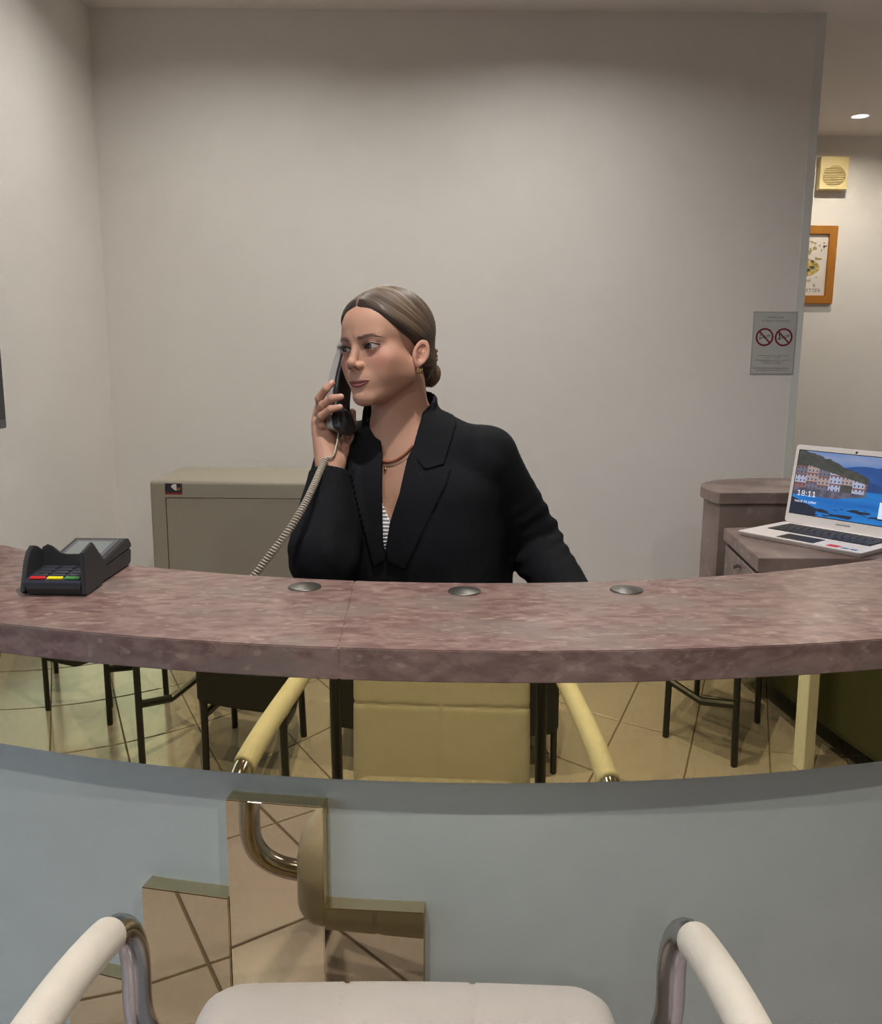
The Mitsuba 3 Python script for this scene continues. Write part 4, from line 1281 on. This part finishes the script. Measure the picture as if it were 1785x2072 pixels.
rngp = np.random.default_rng(11)
mat('brow_hair', pr((0.11, 0.060, 0.046), 0.8))
mat('lash', pr((0.008, 0.006, 0.006), 0.5))
for s in (-1, 1):
    ts_ = []
    t = rngp.uniform(0, 1, 210)
    ba = 11 + 39 * t
    bc = np.interp(t, [0, 0.35, 0.68, 1], [11.2, 14.8, 16.2, 11.6]) + rngp.normal(0, 1, 210) * np.interp(t, [0, 0.3, 0.75, 1], [1.1, 1.3, 1.0, 0.4])
    dirn = np.interp(t, [0, 0.25, 0.7, 1], [60, 32, 2, -28]) + rngp.normal(0, 9, 210)
    L = np.interp(t, [0, 0.5, 1], [4.0, 5.2, 3.6])
    k = np.linspace(0, 1, 4)
    A = (ba[:, None] + k * L[:, None] * np.cos(np.radians(dirn))[:, None])
    Cc = (bc[:, None] + k * L[:, None] * np.sin(np.radians(dirn))[:, None])
    pts = face_front((A * s).ravel(), Cc.ravel(), 0.25).reshape(210, 4, 3)
    for p in pts:
        ts_.append(tube(from_head(p), np.array([0.14, 0.18, 0.14, 0.05]) / 1000, 5))
    add('eyebrow', join(*ts_), 'mat_brow_hair', who, smooth=True, label='groomed dark brow')
    ls = []
    for x in np.linspace(-12.5, 15.2, 30):
        hw, up_ = 15.0, 5.9
        ru = (hw * hw + up_ * up_) / (2 * up_)
        z = math.sqrt(max(ru * ru - x * x, 0)) - ru + up_ + 0.10 * x - 3.7
        a = s * (31.5 + x)
        c0 = eye_c(s)
        bb = math.sqrt(max(13.6 ** 2 - (a - c0[0]) ** 2 - (z - c0[2]) ** 2, 1.0)) + c0[1]
        p0 = np.array([a, bb, z])
        out = np.array([s * (x / 15.0) * 0.9, 1.0, 0.10])
        LL = 7.0 + 3.0 * max(x, 0) / 15
        ls.append(tube(from_head(np.stack([p0, p0 + out * LL * 0.4 + [0, 0, -0.3], p0 + out * LL * 0.75 + [0, 0, 1.8], p0 + out * LL * 0.9 + [0, 0, 4.4]])), np.array([0.30, 0.26, 0.18, 0.06]) / 1000, 5))
    add('eyelashes', join(*ls), 'mat_lash', who, label='dark curled lashes', kind='stuff')


def hair_colour(P):
    q = to_head(P)
    t = hair_tone(q)[:, None]
    fine = meshkit.noise(np.stack([hair_flow(q) * 170, np.sign(q[:, 0]) * 4, np.linalg.norm(q, axis=1) * 0.01], 1), 8)[:, None]
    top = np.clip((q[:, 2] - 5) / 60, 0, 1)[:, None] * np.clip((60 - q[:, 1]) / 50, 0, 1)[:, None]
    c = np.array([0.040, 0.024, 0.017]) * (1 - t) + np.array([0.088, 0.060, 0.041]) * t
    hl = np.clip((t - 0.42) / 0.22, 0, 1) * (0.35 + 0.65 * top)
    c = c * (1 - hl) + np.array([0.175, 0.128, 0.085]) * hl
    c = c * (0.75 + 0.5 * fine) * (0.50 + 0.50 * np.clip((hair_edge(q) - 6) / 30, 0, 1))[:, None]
    pt = (np.exp(-(q[:, 0] / 1.1) ** 2) * (q[:, 1] > 12) * (q[:, 2] > 50))[:, None] * 0.75
    return c * (1 - pt) + np.array([0.36, 0.22, 0.17]) * pt


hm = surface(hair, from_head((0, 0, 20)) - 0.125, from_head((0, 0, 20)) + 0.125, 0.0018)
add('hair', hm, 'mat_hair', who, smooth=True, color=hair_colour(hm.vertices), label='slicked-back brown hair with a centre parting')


def bun_colour(P):
    q = to_head(P) - [0, -106, -50]
    ang = np.arctan2(q[:, 2], q[:, 0])
    r = np.linalg.norm(q[:, [0, 2]], axis=1)
    t = meshkit.fbm(np.stack([ang * 6 + r * 0.3, r * 0.5, q[:, 1] * 0.05], 1), 3, 3)[:, None]
    return np.array([0.035, 0.020, 0.013]) * (1 - t) + np.array([0.17, 0.105, 0.058]) * t


bc0 = from_head((0, -104, -48))
bn = surface(bun, bc0 - 0.05, bc0 + 0.05, 0.0016)
add('bun', bn, 'mat_hair', who, smooth=True, color=bun_colour(bn.vertices), label='low coiled hair bun')
mat('gold_metal', {'type': 'twosided', 'b': {'type': 'roughconductor', 'material': 'none', 'specular_reflectance': rgb(0.78, 0.60, 0.34), 'alpha': 0.18}})
mat('amber', pr((0.30, 0.15, 0.06), 0.3))
# beaded hair clip above the bun
cl = []
for i in range(16):
    p = pix(875 + 5.5 * (i % 2) + 2.0 * math.sin(i * 1.9), 708 + 1.75 * i, 1.752 - 0.004 * (i % 3))
    b = trimesh.creation.icosphere(1, 0.0042)
    b.apply_translation(p)
    cl.append(b)
clip = add('hair_clip', join(*cl), 'mat_amber', who, smooth=True, label='beaded amber hair clip above the bun')


def ring(c, r, w, ax1, ax2, n=28):
    a = np.arange(n) * 2 * np.pi / n
    return tube(np.asarray(c) + r * (np.cos(a)[:, None] * ax1 + np.sin(a)[:, None] * ax2), w, 8, closed=True)


for b, c in ((7.0, -44.0), (1.5, -45.5), (-4.5, -44.5)):
    e0 = from_head((75.0, b, c + 1.0))
    add('earring', ring(e0 + np.array([0, 0, -0.006]), 0.0055, 0.0008, HL * 0.8 + HF * 0.6, HZ), 'mat_gold_metal', who, smooth=True, label='small gold hoop earring')


# ---------------------------------------------------------------- clothes
def poly_sd(X, Z, pts):
    """Signed distance to a polygon in a plane; negative inside."""
    p = np.asarray(pts, float)
    d2, ins = np.full(len(X), 1e9), np.zeros(len(X), bool)
    for i in range(len(p)):
        a, b = p[i], p[(i + 1) % len(p)]
        e = b - a
        t = np.clip(((X - a[0]) * e[0] + (Z - a[1]) * e[1]) / (e @ e), 0, 1)
        d2 = np.minimum(d2, (X - a[0] - t * e[0]) ** 2 + (Z - a[1] - t * e[1]) ** 2)
        cr = ((a[1] > Z) != (b[1] > Z)) & (X < (b[0] - a[0]) * (Z - a[1]) / (b[1] - a[1] + 1e-12) + a[0])
        ins ^= cr
    return np.where(ins, -1, 1) * np.sqrt(d2)


def xz(px, py, Y=1.60):
    q = pix(px, py, Y)
    return (q[0], q[2])


V_EDGE = [xz(757, 780), xz(757, 823), xz(766, 876), xz(770, 932), xz(770, 1000), xz(774, 1105), xz(778, 1124), xz(789, 1057), xz(808, 1000), xz(823, 932), xz(835, 908), xz(848, 860), xz(858, 800), xz(862, 740), xz(757, 740)]
LAPEL_L = [xz(779, 1135), xz(789, 1057), xz(808, 1000), xz(823, 932), xz(833, 905), xz(852, 958), xz(912, 948), xz(904, 975), xz(862, 1060), xz(820, 1150)]
COLLAR_L = [xz(832, 915), xz(850, 860), xz(859, 800), xz(900, 790), xz(925, 860), xz(898, 941), xz(858, 951)]
LAPEL_R = [xz(779, 1135), xz(774, 1105), xz(770, 1000), xz(770, 932), xz(764, 870), xz(757, 823), xz(738, 838), xz(718, 885), xz(700, 930), xz(705, 960), xz(730, 1050), xz(755, 1150)]


def coat(P, grow=0.0):
    q = (P - CH) @ TR.T
    # boxy trunk
    d = ell(q, (0.0, 0.0, -0.05), (0.172, 0.118, 0.26))
    k = np.stack([np.maximum(np.abs(q[:, 0] - 0.010) - 0.109, 0), np.maximum(np.abs(q[:, 1]) - 0.045, 0), np.maximum(np.abs(q[:, 2] + 0.20) - 0.22, 0)], 1)
    d = smin(d, np.linalg.norm(k, axis=1) - 0.078, 0.04)
    for s in (-1, 1):
        d = smin(d, ell(q, (s * 0.066, 0.062, -0.05), (0.074, 0.062, 0.085)), 0.04)
    for S_ in (SL, SR):
        d = smin(d, cone(P, NB + np.array([0, 0.015, -0.004]), S_ + np.array([0, 0, 0.016]), 0.052, 0.052), 0.035)
    fold = meshkit.fbm(P * np.array([11.0, 11.0, 7.0]), 3, 5) - 0.5
    for S_, E_, W_2, r in ((SL, EL, WL, 0.042), (SR, ER, WR, 0.0405)):
        a = cone(P, S_ + np.array([0, 0, 0.002]), E_, 0.062, 0.060)
        m = E_ + (W_2 - E_) * 0.90
        b = cone(P, E_, m, 0.060, r)
        u = (W_2 - E_) / np.linalg.norm(W_2 - E_)
        b = np.maximum(b, (P - m) @ u - 0.002)                  # sleeve end cut square
        arm = smin(a, b, 0.018)
        # creases gather at the elbow
        el = np.exp(-(np.linalg.norm(P - E_, axis=1) / 0.085) ** 2)
        arm = arm + 0.0045 * el * np.sin(150 * ((P - E_) @ (u + (E_ - S_) / np.linalg.norm(E_ - S_))) + 9 * fold)
        d = smin(d, arm, 0.012)
    cuff = np.clip(np.minimum(np.linalg.norm(P - WR, axis=1), np.linalg.norm(P - WL, axis=1)) / 0.09 - 0.25, 0.1, 1)
    return d - 0.010 * fold * cuff - grow


def collar_shell(P):
    ax0, ax1 = NB + np.array([0.002, 0.012, -0.03]), from_head((0, -24, -56))
    u = (ax1 - ax0) / np.linalg.norm(ax1 - ax0)
    t = (P - ax0) @ u
    r = np.linalg.norm(P - ax0 - t[:, None] * u, axis=1)
    q = (P - NB) @ TR.T
    R = 0.080 - 0.14 * np.clip(t - 0.02, -0.03, 0.09)
    top = 0.122 - 0.088 * np.clip((q[:, 1] - 0.022) / 0.045, 0, 1)
    return np.maximum(np.maximum(np.abs(r - R) - 0.0045, t - top), -t)


def blazer(P):
    d = coat(P)
    d = smin(d, collar_shell(P), 0.010)
    X, Z = P[:, 0], P[:, 2]
    tq = (P - CH) @ TR.T
    front = tq[:, 1] > -0.02
    raised = coat(P, 0.0048)
    for pl in (LAPEL_L, LAPEL_R, COLLAR_L):
        d = np.minimum(d, np.maximum(np.maximum(raised, poly_sd(X, Z, pl)), 0.01 - tq[:, 1]))
    v = np.maximum(poly_sd(X, Z, V_EDGE), -(tq[:, 1] + 0.012))
    d = np.maximum(d, -v)
    # hollow: leave a cloth's thickness where the opening shows the inside
    q = to_head(P)
    d = np.maximum(d, -(cone(P, from_head((0, -22, -40)), NB, 0.0535, 0.0615)))
    for W_2, E_ in ((WR, ER), (WL, EL)):
        u = (W_2 - E_) / np.linalg.norm(W_2 - E_)
        m = E_ + (W_2 - E_) * 0.90
        d = np.maximum(d, -cone(P, m - u * 0.035, m + u * 0.02, 0.031, 0.0335 if W_2 is WR else 0.036))
    # seam along the closing edge below the opening
    ln = np.abs(X - xz(781, 1140)[0])
    d = d + 0.003 * np.exp(-(ln / 0.0025) ** 2) * (tq[:, 1] > 0.05) * (Z < xz(779, 1122)[1])
    return d * 0.85


mat('black_cloth', pr(proc(lambda p, n, uv: mix((0.0025, 0.0028, 0.0040), (0.0050, 0.0056, 0.0080), fbm(p.x * 160, p.y * 160, p.z * 160, 2))), 0.85, sheen=0.12, specular=0.2))
def relaxed(mesh, rounds, k):
    from scipy.sparse import coo_matrix
    e = mesh.edges_unique
    n = len(mesh.vertices)
    A = coo_matrix((np.ones(2 * len(e)), (np.r_[e[:, 0], e[:, 1]], np.r_[e[:, 1], e[:, 0]])), shape=(n, n)).tocsr()
    dg = np.maximum(np.asarray(A.sum(1)).ravel(), 1)[:, None]
    V = np.array(mesh.vertices)
    for _ in range(rounds):
        V = V + k * (A @ V / dg - V)
    return trimesh.Trimesh(V, mesh.faces, process=False)


jm = surface(blazer, (-0.32, 1.38, 0.56), (0.36, 1.92, 1.24), 0.0027)
parts_ = trimesh.graph.connected_components(jm.face_adjacency, nodes=np.arange(len(jm.faces)), min_len=400)
jm = trimesh.Trimesh(jm.vertices, jm.faces[np.concatenate(parts_)], process=False)
jm.remove_unreferenced_vertices()
jm = relaxed(jm, 3, 0.45)
add('blazer', jm, 'mat_black_cloth', who, smooth=True, label='oversized black blazer with notched lapels')


def camisole(P):
    tq = (P - CH) @ TR.T
    d = np.abs(torso(P, 0.004)) - 0.0022
    X, Z = P[:, 0], P[:, 2]
    edge = np.interp(X, [xz(700, 1000)[0], xz(766, 1018)[0], xz(800, 1085)[0], xz(860, 1010)[0]], [xz(700, 960)[1], xz(766, 1016)[1], xz(800, 1085)[1], xz(860, 1000)[1]])
    d = np.maximum(d, Z - edge)
    d = np.maximum(d, 0.045 - tq[:, 1])
    rib = 0.0012 * np.sin(Z * 900)
    return np.maximum(d + rib, 0.78 - Z)


mat('white_cloth', pr((0.66, 0.66, 0.68), 0.8, sheen=0.3))
add('camisole', surface(camisole, (-0.16, 1.52, 0.79), (0.0, 1.72, 1.06), 0.0016), 'mat_white_cloth', who, smooth=True, label='white camisole in the neckline')

# necklaces lying on the skin round the neck
def on_neck(phi, z, lift):
    """Points on the skin seen from the neck's axis in the directions phi (0 = front of the torso), at the heights z."""
    d = np.sin(phi)[:, None] * TL + np.cos(phi)[:, None] * TF
    o = np.stack([np.full(len(phi), NB[0]), np.full(len(phi), NB[1]), z], 1)
    r = np.full(len(phi), 0.105)
    for _ in range(160):
        r = r - np.clip(body(o + r[:, None] * d) * 0.6, -0.003, 0.02)
    return o + (r + lift)[:, None] * d


mat('copper', pr((0.24, 0.085, 0.05), 0.35, metallic=0.35))
ph = np.linspace(-0.42, 0.62, 40)
nz = NB[2] - 0.027 + 0.085 * ph ** 2
add('necklace', tube(on_neck(ph, nz, 0.0016), 0.0026, 10), 'mat_copper', who, smooth=True, label='thick copper-coloured necklace')
ph = np.linspace(-0.40, 0.60, 40)
nz = NB[2] - 0.036 + 0.075 * ph ** 2
fine = add('fine_chain', tube(on_neck(ph, nz, 0.0005), 0.0006, 6), 'mat_gold_metal', who, label='fine gold chain')
pd = trimesh.creation.icosphere(2, 0.0030)
pd.apply_translation(on_neck(np.array([-0.03]), np.array([NB[2] - 0.040]), 0.002)[0])
add('pendant', pd, 'mat_gold_metal', fine, smooth=True)


def trousers(P):
    d = ell(P, (-0.045, 1.77, 0.585), (0.175, 0.13, 0.125))
    for s in (-1, 1):
        hip, kn_, an = np.array([-0.045 + s * 0.095, 1.76, 0.56]), np.array([-0.04 + s * 0.115, 1.45, 0.555]), np.array([-0.04 + s * 0.11, 1.50, 0.10])
        d = smin(d, cone(P, hip, kn_, 0.088, 0.064), 0.04)
        d = smin(d, cone(P, kn_, an, 0.062, 0.05), 0.03)
    return np.maximum(d, 0.085 - P[:, 2])


add('trousers', surface(trousers, (-0.26, 1.34, 0.04), (0.18, 1.94, 0.74), 0.008), 'mat_black_cloth', who, smooth=True, label='black trousers')
for s in (-1, 1):
    a = np.array([-0.04 + s * 0.11, 1.50, 0.10])
    shp = m3.Manifold.batch_hull([m3.Manifold.sphere(0.036, 20).translate((a[0], 1.525, 0.036)), m3.Manifold.sphere(0.03, 20).translate((a[0], 1.40, 0.030)), m3.Manifold.sphere(0.034, 20).translate((a[0], 1.51, 0.075))])
    add('shoe', from_m3(shp), 'mat_black_plastic', who, smooth=40, label='black shoe')
# ---------------------------------------------------------------- telephone handset in her right hand
hs = thing('telephone_handset', 'grey and black corded telephone handset held to the right ear', 'telephone')
HB, HTOP = np.array([-0.1925, 1.668, 1.118]), np.array([-0.160, 1.725, 1.312])
hu_ = (HTOP - HB) / np.linalg.norm(HTOP - HB)
hn = np.array([0.80, -0.60, 0.0]); hn -= hu_ * (hn @ hu_); hn /= np.linalg.norm(hn)
hw_ = np.cross(hu_, hn)
HC = (HB + HTOP) / 2
HRot = np.stack([hn, hw_, hu_])


def handset(P, part):
    q = (P - HC) @ HRot.T
    u = q[:, 2] / 0.104
    n = q[:, 0] + 0.019 - 0.025 * u * u
    th = 0.0125 + 0.0045 * np.clip(np.abs(u) - 0.5, 0, 1) * 2
    wd = 0.0225 + 0.003 * np.clip(np.abs(u) - 0.45, 0, 1) * 2
    k = np.stack([np.abs(n + 0.0035) - th + 0.006, np.abs(q[:, 1]) - wd + 0.008, np.abs(q[:, 2]) - 0.104 + 0.014], 1)
    d = np.linalg.norm(np.maximum(k, 0), axis=1) + np.minimum(k.max(1), 0) - 0.0085
    for s in (-1, 1):                                             # ear and mouth cups
        cup = np.maximum(np.hypot(q[:, 1], q[:, 2] - s * 0.080) - 0.0245, np.abs(n - 0.010) - 0.008)
        d = smin(d, cup, 0.006)
    cutp = n - 0.0005
    d = np.maximum(d, cutp + 0.0004) if part == 0 else np.maximum(d, -cutp + 0.0004) + 0.0006
    return d * 0.85


mat('phone_grey', pr((0.30, 0.29, 0.275), 0.30, specular=0.5, clearcoat=0.3))
mat('phone_black', pr((0.014, 0.014, 0.016), 0.35))
lo_, hi_ = HC - np.array([0.075, 0.085, 0.125]), HC + np.array([0.075, 0.085, 0.125])
add('shell', surface(lambda P: handset(P, 0), lo_, hi_, 0.0017), 'mat_phone_grey', hs, smooth=40, label='glossy grey outer shell')
add('inner_face', surface(lambda P: handset(P, 1), lo_, hi_, 0.0017), 'mat_phone_black', hs, smooth=40, label='black inner face with ear and mouth cups')
# cord: a short straight lead, then the coil hanging down behind the counter
mat('cord_beige', pr((0.34, 0.30, 0.235), 0.45))
lead = curve([HB + hu_ * 0.004 - hn * 0.004, pix(683, 890, 1.655), pix(679, 908, 1.640), pix(675, 921, 1.632), pix(670, 926, 1.630), pix(662, 925, 1.630)], 30)
axis = curve([pix(660, 926, 1.630), pix(645, 960, 1.590), pix(622, 1010, 1.525), pix(590, 1065, 1.480), pix(553, 1115, 1.460), pix(520, 1158, 1.450), pix(497, 1185, 1.445)], 900)
seg = np.r_[0, np.cumsum(np.linalg.norm(np.diff(axis, axis=0), axis=1))]
tg = np.gradient(axis, axis=0); tg /= np.linalg.norm(tg, axis=1, keepdims=True)
e1 = np.cross(tg, [0, 1, 0.2]); e1 /= np.linalg.norm(e1, axis=1, keepdims=True)
e2 = np.cross(tg, e1)
ph = seg / seg[-1] * 2 * np.pi * 58
rr = 0.0052 * np.clip(seg / 0.006, 0.1, 1)
coil = axis + rr[:, None] * (np.cos(ph)[:, None] * e1 + np.sin(ph)[:, None] * e2)
add('cord', tube(np.vstack([lead, coil]), 0.00185, 6), 'mat_cord_beige', hs, smooth=True, label='coiled beige cord')
